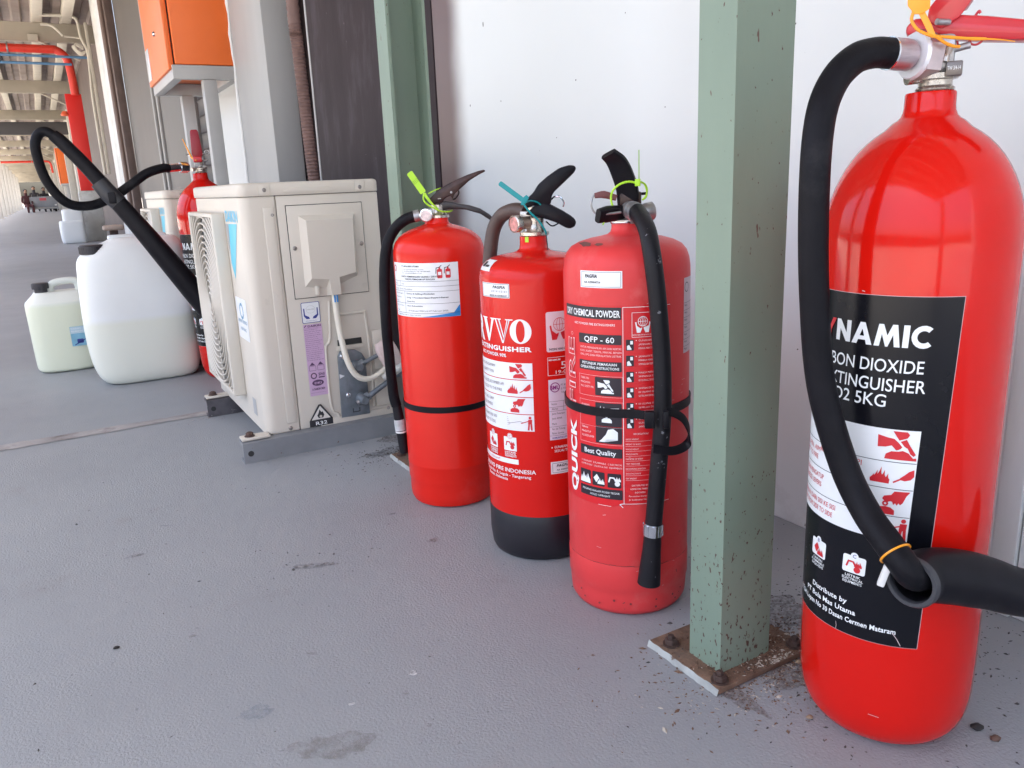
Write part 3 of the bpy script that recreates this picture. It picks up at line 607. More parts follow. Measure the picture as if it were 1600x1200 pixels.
def pict(k, kind, x, y, s):
    """small instruction pictograms, centred on x, y, half-height s"""
    def pl_(*pts): k.poly([(x+s*u, y+s*v_) for u, v_ in pts])
    if kind == 'pin':
        pl_((-1.35, 0.70), (-1.30, -0.18), (-0.80, -0.12), (-0.42, 0.02), (-0.12, -0.30), (0.02, -0.26), (0.0, -0.08), (0.16, -0.16), (0.24, -0.04), (0.0, 0.24), (-0.30, 0.50), (-0.72, 0.56))
        pl_((-0.42, 1.05), (0.46, 1.05), (0.62, 0.86), (0.50, 0.62), (0.02, 0.42), (-0.16, 0.66))
        pl_((0.10, 0.34), (0.46, 0.52), (0.70, 0.10), (1.12, -0.52), (1.00, -0.66), (0.78, -0.50), (0.58, -0.12), (0.36, 0.02))
        pl_((-0.80, -0.98), (-0.74, -0.62), (-0.40, -0.40), (0.04, -0.38), (0.30, -0.30), (0.66, -0.44), (0.98, -0.80), (1.16, -0.76), (1.20, -0.98))
    elif kind == 'aim':
        for dx, h_, w_ in ((-1.0, 0.75, 0.22), (-0.72, 1.15, 0.22), (-0.42, 1.5, 0.24), (-0.12, 1.25, 0.22), (0.18, 0.95, 0.2)):
            pl_((dx-w_, -0.75), (dx-w_*1.2, -0.75+h_*0.42), (dx-w_*0.3, -0.75+h_*0.7), (dx+0.06, -0.75+h_), (dx+w_*0.35, -0.75+h_*0.6), (dx+w_, -0.75+h_*0.4), (dx+w_*0.9, -0.75))
        pl_((1.20, -0.12), (1.55, 0.20), (1.85, 0.52), (2.25, 0.74), (2.30, 0.10), (2.05, -0.22), (1.60, -0.36), (1.30, -0.30)); k.line([(x+s*0.72, y-s*0.56), (x+s*1.25, y-s*0.22)], s*0.14)
    elif kind == 'squeeze':
        pl_((-0.62, 0.55), (-0.12, 0.68), (0.08, 1.0), (1.2, 1.05), (0.95, 0.66), (0.76, 0.10), (0.58, -0.10), (0.46, 0.06), (0.36, -0.16), (0.22, 0.02), (0.10, -0.14), (0.0, 0.12), (-0.14, 0.14), (-0.34, 0.06), (-0.60, 0.16), (-0.74, 0.30))
        pl_((-1.15, -0.98), (-1.15, -0.62), (-0.86, -0.40), (-0.46, -0.32), (-0.06, -0.38), (0.22, -0.60), (0.24, -0.98)); k.ring(x-s*0.48, y-s*0.08, s*0.16, s*0.13, 10)
    elif kind == 'sweep':
        k.disc(x+s*0.9, y+s*0.8, s*0.2, 10); k.poly([(x+s*0.6, y-s*0.1), (x+s*0.65, y+s*0.55), (x+s*1.2, y+s*0.55), (x+s*1.15, y-s*0.1)])
        k.line([(x+s*0.75, y-s*0.1), (x+s*0.65, y-s*0.95)], s*0.24); k.line([(x+s*1.05, y-s*0.1), (x+s*1.1, y-s*0.95)], s*0.24); k.line([(x+s*0.65, y+s*0.3), (x-s*0.4, y-s*0.05)], s*0.12)
    elif kind == 'liquid':
        k.poly([(x-s*0.9, y+s*0.1), (x-s*0.3, y+s*0.8), (x+s*0.15, y+s*0.2), (x-s*0.4, y-s*0.6)]); flame(k, x+s*0.45, y-s*0.8, s*0.75)
    elif kind == 'elec':
        k.line([(x-s*0.9, y-s*0.2), (x-s*0.7, y+s*0.5), (x-s*0.1, y+s*0.5), (x+s*0.2, y)], s*0.22); k.disc(x+s*0.45, y-s*0.45, s*0.42, 12); flame(k, x+s*0.55, y-s*0.1, s*0.6)
    return k
def no_halon(k, x, y, s, wd):
    """globe held by two hands"""
    k.ring(x, y+s*0.35, s*0.55, wd, 22); k.line([(x-s*0.55, y+s*0.35), (x+s*0.55, y+s*0.35)], wd); k.line([(x, y+s*0.9), (x, y-s*0.2)], wd)
    k.ring(x, y+s*0.35, s*0.55, wd*0.8, 18, sx=0.5)
    for f in (-1, 1):
        k.poly([(x+f*s*0.9, y+s*0.25), (x+f*s*0.75, y+s*0.3), (x+f*s*0.68, y-s*0.15), (x+f*s*0.3, y-s*0.45), (x+f*s*0.08, y-s*0.35), (x+f*s*0.12, y-s*0.55), (x+f*s*0.3, y-s*0.95), (x+f*s*0.7, y-s*0.95), (x+f*s*0.75, y-s*0.55)])
    return k
def seal_cord(pts, r, name, m, parent): return MB().tube(pts, [r if i % 2 else r*1.35 for i in range(60)], 8, smooth=8).build(name, m, parent)

def settle(e, k):
    """true distance of the cylinder: size k, axis moved in proportion; returns how far the foot reaches down to the floor"""
    e.location = (e.location.x*k, e.location.y*k, 0.58*(1-k)); e.scale = (k, k, k)
    return 0.58*(1-k)/k
# ---------- first: bright red cylinder with the white service card
def extinguisher_service_card():
    e = empty('fire_extinguisher', (0.6102, 1.3292, 0), -0.43037, 'bright red extinguisher with a white service card, next to the beige outdoor unit', 'extinguisher', 'fire extinguishers standing along the wall')
    r = 0.0828; dz = settle(e, 0.9925)
    MB().lathe([(0, 0.006-dz), (0.06, 0.004-dz), (0.070, -dz), (0.0765, 0.003-dz), (0.0806, 0.012-dz), (0.0815, 0.022), (0.0815, 0.040), (0.0822, 0.042), (0.0828, 0.046), (0.0828, 0.073), (0.0832, 0.0745), (0.0828, 0.076), (0.0828, 0.455), (0.0824, 0.464), (0.0810, 0.473), (0.0775, 0.482), (0.0710, 0.4905), (0.0610, 0.498), (0.050, 0.5035), (0.036, 0.508), (0.0265, 0.5105), (0.0222, 0.513), (0.0208, 0.517), (0.0204, 0.5225), (0.0, 0.5225)], 80).build('cylinder', M['red_satin'], e)
    cx = 0.003
    T = Matrix.Translation((cx, 0, 0))
    v = MB().lathe([(0.0195, 0.5226), (0.0195, 0.527), (0.016, 0.5275), (0.014, 0.53), (0.0125, 0.536), (0.0125, 0.545), (0, 0.546)], 24, M=T).build('valve', M['brass'], e)
    MB().tube([(cx, 0, 0.531), (-0.020, -0.006, 0.5305), (-0.030, -0.01, 0.529)], 0.0085, 14, smooth=0).build('hose_port', M['brass'], v)
    g = MB().lathe([(0.0, 0), (0.0105, 0), (0.0118, 0.002), (0.0118, 0.012), (0.010, 0.013), (0.0, 0.013)], 28, M=Matrix.Translation((-0.0155, -0.013, 0.5295)) @ Matrix.Rotation(R(98), 4, 'X') @ Matrix.Rotation(R(-14), 4, 'Y')).build('gauge', M['chrome'], e)
    MB().lathe([(0, 0.0133), (0.0095, 0.0133)], 24, cap=False, M=Matrix.Translation((-0.0155, -0.013, 0.5295)) @ Matrix.Rotation(R(98), 4, 'X') @ Matrix.Rotation(R(-14), 4, 'Y')).build('dial', mat('dial_face', (0.72, 0.62, 0.60), 0.4, var=0.3, vscale=120), g)
    MB().tube([(-0.030, -0.01, 0.5285), (-0.040, -0.01, 0.5268)], 0.0105, 16, smooth=0).build('ferrule', M['dull_steel'], e)
    MB().tube([(-0.037, -0.01, 0.528), (-0.057, -0.01, 0.5212), (-0.0775, 0, 0.504), (-0.0925, 0, 0.4755), (-0.1008, 0, 0.4249), (-0.1045, 0, 0.343), (-0.1045, 0.01, 0.2686), (-0.1025, 0.01, 0.2), (-0.0985, 0.01, 0.176)], 0.0098, 18).build('hose', M['black_rubber'], e)
    nz = MB().tube([(-0.0985, 0.01, 0.178), (-0.0955, 0.01, 0.150), (-0.0935, 0.01, 0.124), (-0.0905, 0.01, 0.082)], [0.0085, 0.0098, 0.0098, 0.0085], 16).build('nozzle', M['worn_rubber'], e)
    MB().tube([(-0.0951, 0.01, 0.1495), (-0.0938, 0.01, 0.128)], 0.0106, 16, smooth=0).build('grey_sleeve', mat('sleeve_grey', (0.5, 0.5, 0.5), 0.5, var=0.3, vscale=60), nz)
    MB().tube([(-0.0932, 0.01, 0.1265), (-0.0931, 0.01, 0.1235)], 0.0109, 16, smooth=0).build('white_band', M['white_plastic'], nz)
    # levers: dark steel
    MB().prism([(-0.006, 0.545), (-0.012, 0.5555), (0.008, 0.5725), (0.035, 0.5855), (0.0587, 0.5946), (0.080, 0.6008), (0.0895, 0.6022), (0.0912, 0.5990), (0.0805, 0.5945), (0.062, 0.5845), (0.045, 0.571), (0.034, 0.562), (0.0305, 0.552), (0.027, 0.560), (0.018, 0.556), (0.010, 0.5487)], -0.0085, 0.0085, 0.002).build('squeeze_lever', M['brown_steel'], e)
    MB().prism([(-0.008, 0.537), (0.0165, 0.5515), (0.030, 0.5490), (0.0388, 0.5460), (0.060, 0.5420), (0.0784, 0.5355), (0.095, 0.5245), (0.107, 0.5105), (0.107, 0.5045), (0.098, 0.5120), (0.0784, 0.5260), (0.052, 0.5345), (0.022, 0.5370), (0.010, 0.5340)], -0.0095, 0.0095, 0.002).build('carry_handle', mat('handle_brownblack', (0.022, 0.014, 0.014), 0.3, var=0.5, vscale=30), e)
    MB().tube([(0.004, -0.0105, 0.5555), (0.010, -0.0105, 0.5555)], 0.0012, 6, smooth=0).build('rivet', M['chrome'], e)
    MB().lathe([(0, 0), (0.0022, 0), (0.0018, 0.001), (0, 0.0014)], 10, M=Matrix.Translation((0.0285, -0.0086, 0.5655)) @ Matrix.Rotation(R(90), 4, 'X')).build('rivet', M['dull_steel'], e)
    MB().tube([(0.030, 0.004, 0.5525), (0.037, 0.006, 0.5555), (0.0425, 0.008, 0.5645), (0.0385, 0.008, 0.5705), (0.031, 0.006, 0.568)], 0.0014, 8).build('safety_pin', M['brown_steel'], e)
    # lime seal
    tgm = Matrix.Translation((-0.0305, -0.02, 0.583)) @ Matrix.Rotation(R(-32), 4, 'Y')
    t = MB(); t.prism([(-0.0055, -0.019), (0.0055, -0.019), (0.0055, 0.0215), (0.004, 0.023), (-0.004, 0.023), (-0.0055, 0.0215)], -0.0006, 0.0006, 0, M=tgm); t = t.build('seal_tag', M['lime'], e)
    k = Ink()
    for q, zz in enumerate((0.012, 0.0095, 0.007)): k.text('SEGEL 0%d APAR' % (q+3), 0, zz-0.006, 0.0016, 'C')
    k.plane('lettering', mat('ink_olive', (0.12, 0.25, 0.02), 0.5), t, tgm @ Vector((0, -0.0009, 0)), (tgm.to_3x3() @ Vector((1, 0, 0))), (tgm.to_3x3() @ Vector((0, 0, 1))))
    seal_cord([(-0.019, -0.0205, 0.567), (-0.021, -0.021, 0.556), (-0.015, -0.021, 0.547), (-0.002, -0.019, 0.539), (0.010, -0.016, 0.5335), (0.022, -0.010, 0.5325), (0.029, 0.0, 0.534)], 0.0012, 'seal_cord', M['lime'], e)
    MB().tube([(-0.019, -0.0208, 0.566), (-0.013, -0.021, 0.556), (-0.004, -0.019, 0.545), (0.004, -0.016, 0.538)], [0.0028, 0.0024, 0.0015, 0.001], 8, flat=(1.0, 0.35, (1, 0, 0.6))).build('seal_cord', M['lime'], e)
    MB().tube([(-0.012, -0.018, 0.565), (0.0, -0.012, 0.5705), (0.010, -0.004, 0.5735)], 0.0011, 6).build('seal_cord', M['lime'], e)
    # service card
    card = Ink().poly([(-0.108, 0.3560), (0.0322, 0.3560), (0.0322, 0.4500), (-0.108, 0.4500)]).wrap('service_card', M['label_white'], e, r+0.0004)
    k = Ink()
    k.text('PT. BOLA MAS UTAMA', -0.077, 0.4432, 0.0030, bold=0.02, width=0.040)
    for q, s_ in enumerate(('Jl. TGH Lopan No 30 Dasan Cermen', 'Kec. Sandubaya, Mataram. Telp. 081 000 0000', 'email : bolamasutama@yahoo.co.id')): k.text(s_, -0.077, 0.4385-0.0032*q, 0.0018, width=(0.048, 0.060, 0.044)[q])
    k.text('KARTU PEMERIKSAAN ULANG / SERVICE', -0.040, 0.4255, 0.0029, 'C', bold=0.02, width=0.078); k.text('TABUNG PEMADAM API RINGAN', -0.040, 0.4210, 0.0029, 'C', bold=0.02, width=0.060)
    for z in (0.4185, 0.4098, 0.4012): k.line([(-0.1075, z), (0.0318, z)], 0.0005)
    for z in (0.3800, 0.3628): k.line([(-0.1075, z), (0.0318, z)], 0.0005)
    k.line([(-0.073, 0.4012), (-0.073, 0.3628)], 0.0005); k.line([(-0.084, 0.4185), (-0.084, 0.4098)], 0.0005)
    k.text('Nama', -0.104, 0.4125, 0.0024); k.text('ITDC', -0.080, 0.4125, 0.0024); k.text('Lokasi : Zona Mandalika', -0.104, 0.4038, 0.0024, width=0.050)
    for q, (a, bb) in enumerate((('Keterangan', 'Service & Refilling / Pembelian'), ('Kapasitas', '6 Kg  / Powder / Gas / Foam / Cairan'), ('Merk', 'Quick Fire'))):
        k.text(a, -0.104, 0.3960-0.0068*q, 0.0022, width=(0.026, 0.020, 0.010)[q]); k.text(bb, -0.068, 0.3960-0.0068*q, 0.0026, bold=0.012, width=(0.056, 0.080, 0.018)[q])
    k.line([(-0.034, 0.3970), (-0.012, 0.3970)], 0.0006); k.line([(-0.04, 0.3902), (0.011, 0.3902)], 0.0006)
    k.text('Tgl. Isi / Exp', -0.104, 0.3745, 0.0022, width=0.026); k.text('Non Refundable', -0.068, 0.3745, 0.0024, bold=0.012, width=0.033); k.text('Tanggal', -0.104, 0.3660, 0.0022)
    k.text('07 Februari 2024 s/d 07 Februari 2025', -0.066, 0.3660, 0.0026, width=0.076); k.text('* Wajib dibawa saat isi ulang / service', -0.104, 0.3585, 0.0022, width=0.064)
    k.wrap('lettering', M['ink_black'], card, r+0.0009)
    Ink().poly([(-0.038, 0.3563), (0.0319, 0.3563), (0.0319, 0.3765), (0.020, 0.3630)]).wrap('blue_corner', M['ink_blue'], card, r+0.0007)
    k = Ink()
    for x in (-0.0010, 0.0135):
        k.rrect(x-0.0045, 0.4235, x+0.0045, 0.4395, 0.002); k.rect(x-0.0015, 0.439, x+0.0015, 0.4425)
    k.ring(-0.1010, 0.4400, 0.0048, 0.0016, 16); k.wrap('printed_extinguisher', M['ink_red'], card, r+0.0007)
    k = Ink()
    for x in (-0.0010, 0.0135): k.line([(x, 0.4425), (x-0.0055, 0.4415), (x-0.0065, 0.432)], 0.0012); k.line([(x, 0.4428), (x+0.0035, 0.4455)], 0.0012)
    k.wrap('printed_hose', M['ink_black'], card, r+0.0009)
    k = Ink()
    for x in (-0.0010, 0.0135): k.rect(x-0.0028, 0.4290, x+0.0028, 0.4345)
    k.wrap('printed_patch', M['label_white'], card, r+0.0009)
    band('black_strap', M['black_plastic'], e, r, 0.1815, 0.1925, 0.0016)
    return e
extinguisher_service_card()

# ---------- second: red cylinder with black foot band
def extinguisher_black_foot():
    e = empty('fire_extinguisher', (0.641, 1.050, 0), -0.54809, 'glossy red extinguisher with a black foot band and white instruction panels', 'extinguisher', 'fire extinguishers standing along the wall')
    r = 0.0855
    MB().lathe([(0.083, 0.072), (r, 0.0735), (r, 0.430), (0.0852, 0.440), (0.0838, 0.449), (0.0800, 0.4575), (0.073, 0.4640), (0.062, 0.4690), (0.048, 0.4722), (0.034, 0.4745), (0.0262, 0.4765), (0.0222, 0.4800), (0.0208, 0.4860), (0.0206, 0.4985), (0, 0.4985)], 80).build('cylinder', M['red_deep'], e)
    dz = settle(e, 0.9945)
    MB().lathe([(0, 0.006-dz), (0.066, 0.004-dz), (0.074, -dz), (0.0805, 0.003-dz), (0.0838, 0.010-dz), (0.0852, 0.020), (0.0862, 0.028), (0.0862, 0.0722), (0.0857, 0.0732), (0.080, 0.0732)], 80).build('foot_band', mat('foot_black', (0.012, 0.011, 0.016), 0.4, var=0.3, vscale=15, rvar=0.1, spots=(0.3, 0.3, 0.3), spot_scale=90, spot_amt=-0.02), e)
    v = MB().lathe([(0.0208, 0.4988), (0.0222, 0.5000), (0.0222, 0.5045), (0.0175, 0.5055), (0.0155, 0.509), (0.0145, 0.517), (0.0145, 0.525), (0.011, 0.529), (0.011, 0.541), (0, 0.542)], 28, M=Matrix.Translation((0.002, 0, 0))).build('valve', M['brass'], e)
    MB().box(-0.019, 0.004, -0.008, 0.010, 0.520, 0.536, 0.002).build('valve_body', M['brass'], v)
    MB().tube([(-0.004, -0.004, 0.519), (-0.015, -0.016, 0.5188), (-0.021, -0.022, 0.5187)], 0.0095, 18, smooth=0).build('gauge_port', mat('old_brass', (0.40, 0.30, 0.24), 0.35, metal=0.8, var=0.3, vscale=80), v)
    GM = Matrix.Translation((-0.0205, -0.0225, 0.5187)) @ Matrix.Rotation(R(-50), 4, 'Z') @ Matrix.Rotation(R(92), 4, 'X')
    g = MB().lathe([(0.0, 0), (0.0118, 0), (0.0128, 0.002), (0.0128, 0.010), (0.011, 0.0112), (0.0108, 0.0095), (0.0, 0.0095)], 28, M=GM).build('gauge', M['brass'], e)
    MB().lathe([(0, 0.0097), (0.0106, 0.0097)], 24, cap=False, M=GM).build('dial', mat('dial_red', (0.55, 0.22, 0.20), 0.3, var=0.6, vscale=90), g)
    MB().tube([(-0.010, 0.004, 0.5340), (-0.022, 0.014, 0.5372), (-0.036, 0.03, 0.5350), (-0.0505, 0.048, 0.5265), (-0.063, 0.058, 0.5054), (-0.0705, 0.06, 0.4652), (-0.0735, 0.06, 0.4242), (-0.074, 0.062, 0.30), (-0.073, 0.062, 0.16)], 0.0112, 18).build('hose', M['brown_rubber'], e)
    MB().prism([(-0.0100, 0.5395), (-0.0100, 0.5520), (0.002, 0.5620), (0.010, 0.5740), (0.0238, 0.5850), (0.042, 0.5965), (0.056, 0.6000), (0.0645, 0.5990), (0.0672, 0.5945), (0.063, 0.5880), (0.0475, 0.5745), (0.033, 0.5620), (0.0290, 0.5550), (0.0285, 0.5450), (0.014, 0.5400), (0.004, 0.5440)], -0.0125, 0.0125, 0.003).build('squeeze_lever', M['black_plastic'], e)
    MB().prism([(-0.0115, 0.5310), (0.002, 0.5425), (0.0180, 0.5495), (0.030, 0.5430), (0.0464, 0.5340), (0.0620, 0.5235), (0.0655, 0.5170), (0.0632, 0.5105), (0.056, 0.5072), (0.0490, 0.5090), (0.036, 0.5170), (0.0200, 0.5230), (0.008, 0.5270)], -0.0135, 0.0135, 0.0035).build('carry_handle', M['black_plastic'], e)
    MB().tube([(0.028, 0, 0.5505), (0.034, -0.004, 0.5550), (0.042, -0.006, 0.5545), (0.0475, -0.006, 0.5470), (0.0465, -0.004, 0.5400)], 0.0013, 8).build('safety_pin', M['chrome'], e)
    MB().tube([(0.020, -0.01, 0.5195), (0.028, -0.014, 0.5130), (0.036, -0.012, 0.5150), (0.044, -0.008, 0.520)], 0.0011, 8).build('safety_pin', M['black_plastic'], e)
    tg = Matrix.Translation((-0.030, -0.030, 0.5655)) @ Matrix.Rotation(R(-52), 4, 'Y')
    MB().prism([(-0.0036, -0.020), (0.0036, -0.020), (0.0036, 0.020), (0.002, 0.0215), (-0.002, 0.0215), (-0.0036, 0.020)], -0.0006, 0.0006, 0, M=tg).build('seal_tag', M['teal'], e)
    MB().prism([(-0.017, 0.546), (-0.011, 0.545), (-0.004, 0.556), (-0.008, 0.560), (-0.015, 0.555)], -0.0315, -0.0285, 0.0006).build('seal_tag', M['teal'], e)
    seal_cord([(-0.014, -0.030, 0.551), (-0.010, -0.031, 0.543), (-0.002, -0.031, 0.533), (0.008, -0.030, 0.523), (0.014, -0.028, 0.514), (0.0185, -0.025, 0.506), (0.0195, -0.023, 0.501)], 0.0012, 'seal_cord', M['teal'], e)
    seal_cord([(-0.012, -0.029, 0.548), (-0.002, -0.020, 0.551), (0.010, -0.014, 0.547), (0.016, -0.010, 0.538)], 0.001, 'seal_cord', M['teal'], e)
    MB().tube([(0.0195, -0.024, 0.500), (0.0205, -0.023, 0.488), (0.0215, -0.022, 0.478)], 0.0007, 6).build('seal_cord', M['black_plastic'], e)
    Ink().rect(-0.0135, 0.4905, -0.0075, 0.4985).wrap('lime_sticker', M['lime'], e, 0.0212)
    # print straight on the paint
    A = r+0.0005; B = r+0.0009; Cc = r+0.0013
    st = Ink().rrect(-0.0985, 0.4150, -0.0388, 0.4362, 0.0008).wrap('asset_sticker', M['label_white'], e, A)
    k = Ink(); k.text('PAGFIA', -0.0580, 0.4288, 0.0042, 'C', bold=0.03, shear=0.2, width=0.024); k.text('A 2 1 6 1 1 5 1 0 1', -0.0580, 0.4232, 0.0030, 'C', bold=0.015, width=0.030); k.text('MADE IN GERMANY', -0.0600, 0.4172, 0.0024, 'C', bold=0.02, width=0.034)
    k.frame(-0.0972, 0.4162, -0.0402, 0.4350, 0.0005); k.wrap('lettering', M['ink_black'], st, B)
    # small sticker on the shoulder
    def dome_patch(name, s0, s1, rz, m, parent, lift):
        b = MB(); V = []
        for q in range(9):
            a = (s0+(s1-s0)*q/8)/r; V.append([b.bm.verts.new(((rr+lift)*math.sin(a), -(rr+lift)*math.cos(a), z+lift)) for rr, z in rz])
        for p_, q in zip(V, V[1:]):
            for i in range(len(rz)-1): b.bm.faces.new((p_[i], q[i], q[i+1], p_[i+1]))
        return b.build(name, m, parent)
    sp = dome_patch('shoulder_sticker', -0.118, -0.080, [(0.0825, 0.4518), (0.0800, 0.4575), (0.073, 0.4640), (0.067, 0.4668)], M['label_white'], e, 0.0006)
    dome_patch('printed_block', -0.112, -0.100, [(0.0800, 0.4575), (0.073, 0.4640)], M['ink_black'], sp, 0.0010)
    dome_patch('printed_block', -0.097, -0.086, [(0.0800, 0.4575), (0.0772, 0.4602)], M['ink_black'], sp, 0.0010)
    big = Ink()
    for q in range(40):
        a0, a1 = 2*math.pi*q/40, 2*math.pi*(q+1)/40; f = lambda a, rx, rz: (-0.0242+rx*math.cos(a), 0.3664+rz*math.sin(a))
        big.poly([f(a0, 0.0168, 0.0182), f(a1, 0.0168, 0.0182), f(a1, 0.0068, 0.0160), f(a0, 0.0068, 0.0160)])
    big.text('R', -0.0995, 0.3492, 0.0350, 'R', bold=0.05, width=0.026); big.text('E', -0.1290, 0.3492, 0.0350, 'R', bold=0.055, width=0.022); big.text('S', -0.1550, 0.3492, 0.0350, 'R', bold=0.055, width=0.022)
    # first V solid with serifs, second V outlined
    def vee(k, x0, x1, z0, z1):
        w_ = x1-x0; k.poly([(x0-w_*0.05, z1), (x0+w_*0.42, z1), (x0+w_*0.42, z1-0.0014), (x0+w_*0.345, z1-0.0018), (x0+w_*0.56, z0+0.011), (x0+w_*0.745, z1-0.0018), (x0+w_*0.66, z1-0.0014), (x0+w_*0.66, z1), (x0+w_*1.05, z1), (x0+w_*1.05, z1-0.0014), (x0+w_*0.90, z1-0.0018), (x0+w_*0.53, z0), (x0+w_*0.45, z0), (x0+w_*0.06, z1-0.0018), (x0-w_*0.05, z1-0.0014)])
    vee(big, -0.1015, -0.0675, 0.3480, 0.3842); vee(big, -0.0700, -0.0372, 0.3480, 0.3842)
    big.text('FIRE EXTINGUISHER', -0.0078, 0.3362, 0.0072, 'R', bold=0.035, width=0.150)
    big.text('ABC POWDER 90%', -0.0490, 0.3270, 0.0052, 'R', bold=0.02, width=0.064)
    for x, kd, ch in ((-0.0870, 'liquid', 'B'), (-0.0490, 'elec', 'C')):
        big.rrect(x-0.0115, 0.1800, x+0.0115, 0.2020, 0.001); big.disc(x, 0.2035, 0.0048, 16)
        for q, s_ in enumerate((('CAIRAN', 'FLAMMABLE', 'LIQUIDS') if ch == 'B' else ('LISTRIK', 'ELECTRICAL', 'EQUIPMENTS'))): big.text(s_, x, 0.1762-0.0032*q, 0.0026, 'C', bold=0.02, width=0.021)
    big.rect(-0.150, 0.1590, -0.0352, 0.1668)
    big.text('PT. SERVVO FIRE INDONESIA', -0.0080, 0.1448, 0.0066, 'R', bold=0.015, width=0.130)
    big.text('Jl. Raya Cisauk No. 8, Legok - Tangerang', -0.0160, 0.1372, 0.0048, 'R', bold=0.012, width=0.128); big.text('Banten, Indonesia', -0.0560, 0.1305, 0.0048, 'R', bold=0.012, width=0.052)
    for q, s_ in enumerate(('GUNAKAN SESUAI', 'SESUAI TIPE API')): big.text(s_, 0.0215, 0.1850-0.0062*q, 0.0040, bold=0.01, width=0.036)
    big.disc(0.0178, 0.1865, 0.0012, 8)
    big.frame(0.0150, 0.2990, 0.0560, 0.3262, 0.0006); big.text('MINIMUM', 0.0165, 0.3212, 0.0026, bold=0.02, width=0.018); big.text('5', 0.0400, 0.3080, 0.0115, 'C', width=0.009); big.text('19-018', 0.0270, 0.3010, 0.0052, width=0.028)
    zr = (0.3190, 0.2938, 0.2926, 0.2672, 0.2660, 0.2405, 0.2393, 0.2135)
    prn = big.wrap('printed_text', M['ink_white'], e, A)
    pan = Ink()
    for q in range(4): pan.rect(-0.150, zr[2*q+1], -0.0080, zr[2*q])
    pan = pan.wrap('instruction_panel', M['label_white'], e, A)
    k = Ink()
    for q, kd in enumerate(('pin', 'aim', 'squeeze', 'sweep')):
        zc = (zr[2*q]+zr[2*q+1])/2; pict(k, kd, (-0.030, -0.036, -0.033, -0.024)[q], zc, 0.0108)
    k.wrap('pictogram', M['ink_red'], pan, B)
    k = Ink()
    for q, (a, bb) in enumerate((('TARIK PIN PENGAMAN', 'PULL SAFETY PIN'), ('ARAHKAN NOZEL KE SUMBER API', 'AIM NOZZLE TO THE FIRE'), ('TEKAN TUAS / GRIP', 'SQUEEZE LEVERS'), ('KIBASKAN KE SISI', 'SWEEP SIDE TO SIDE'))):
        zc = (zr[2*q]+zr[2*q+1])/2; xe = (-0.073, -0.056, -0.080, -0.074)[q]; k.text(a, xe, zc+0.003, 0.0048, 'R', width=(0.055, 0.075, 0.05, 0.05)[q]); k.text(bb, xe-0.004, zc-0.0065, 0.0048, 'R', width=(0.046, 0.066, 0.045, 0.05)[q])
    k.line([(-0.050, 0.2245), (-0.030, 0.2290), (-0.026, 0.2275)], 0.0006)
    for q in range(5): k.line([(-0.052, 0.222+q*0.003), (-0.047-0.001*q, 0.2235+q*0.0028)], 0.0005)
    k.wrap('lettering', mat('ink_grey', (0.22, 0.16, 0.18), 0.5), pan, B)
    k = Ink()
    for x, kd in ((-0.0870, 'liquid'), (-0.0490, 'elec')): pict(k, kd, x, 0.190, 0.0085)
    k.ring(-0.0490, 0.2035, 0.0041, 0.0005); k.text('C', -0.0490, 0.2015, 0.0042, 'C'); k.ring(-0.0870, 0.2035, 0.0041, 0.0005); k.text('B', -0.0870, 0.2015, 0.0042, 'C')
    k.text('HOLD UPRIGHT', -0.0700, 0.1612, 0.0036, 'R', width=0.05)
    def vin(k, x0, x1, z0, z1):
        w_ = x1-x0; k.poly([(x0+w_*0.13, z1-0.0012), (x0+w_*0.27, z1-0.0012), (x0+w_*0.535, z0+0.0065), (x0+w_*0.50, z0+0.003)])
        k.poly([(x0+w_*0.80, z1-0.0012), (x0+w_*0.85, z1-0.0012), (x0+w_*0.545, z0+0.004), (x0+w_*0.565, z0+0.009)])
    vin(k, -0.0700, -0.0372, 0.3480, 0.3842)
    k.wrap('printed_red', M['ink_red'], prn, B)
    lg = Ink().rrect(0.0140, 0.3345, 0.0520, 0.3940, 0.003).wrap('logo_sticker', mat('logo_pale', (0.80, 0.66, 0.70), 0.4), e, A)
    k = no_halon(Ink(), 0.0350, 0.3690, 0.0175, 0.0007); k.wrap('emblem', M['ink_red'], lg, B)
    k = Ink().text('NON HALON', 0.0330, 0.3370, 0.0034, 'C', bold=0.03, width=0.030); k.wrap('lettering', M['ink_black'], lg, B)
    bm_ = Ink().rect(0.0150, 0.1985, 0.0600, 0.2925).wrap('service_label', mat('label_lilac', (0.72, 0.66, 0.76), 0.4), e, A)
    k = Ink()
    for z in (0.2590, 0.2500, 0.2440, 0.2195, 0.2055): k.line([(0.0152, z), (0.0598, z)], 0.0004)
    k.line([(0.038, 0.2590), (0.038, 0.2440)], 0.0004)
    for s_, z in (('Nama', 0.2535), ('Alamat', 0.2460), ('Jenis Pekerjaan', 0.2385), ('Jenis APAR', 0.2310), ('Merk', 0.2225), ('No Sili Tabung', 0.2145), ('Bulan Service', 0.2078)): k.text(s_, 0.0190, z, 0.0032, sx=0.8)
    for q, s_ in enumerate(('PT. BOLA MAS UTAMA', 'Jl. TGH Lopan', 'Telp. Mataram')): k.text(s_, 0.0345, 0.2820-0.0055*q, 0.0030, sx=0.8)
    k.wrap('lettering', M['ink_black'], bm_, B)
    k = Ink().ring(0.0250, 0.2805, 0.0070, 0.0013, 22).text('BMU', 0.0250, 0.2775, 0.0060, 'C', bold=0.04, width=0.015); k.wrap('emblem', mat('ink_violet', (0.25, 0.02, 0.22), 0.4), bm_, B)
    k = Ink().text('KOMUNITAS LIVING', 0.0190, 0.2005, 0.0028, bold=0.02, width=0.028); k.wrap('lettering', M['ink_navy'], bm_, B)
    st2 = Ink().rect(0.0150, 0.1440, 0.0560, 0.1635).wrap('asset_sticker', M['label_white'], e, A)
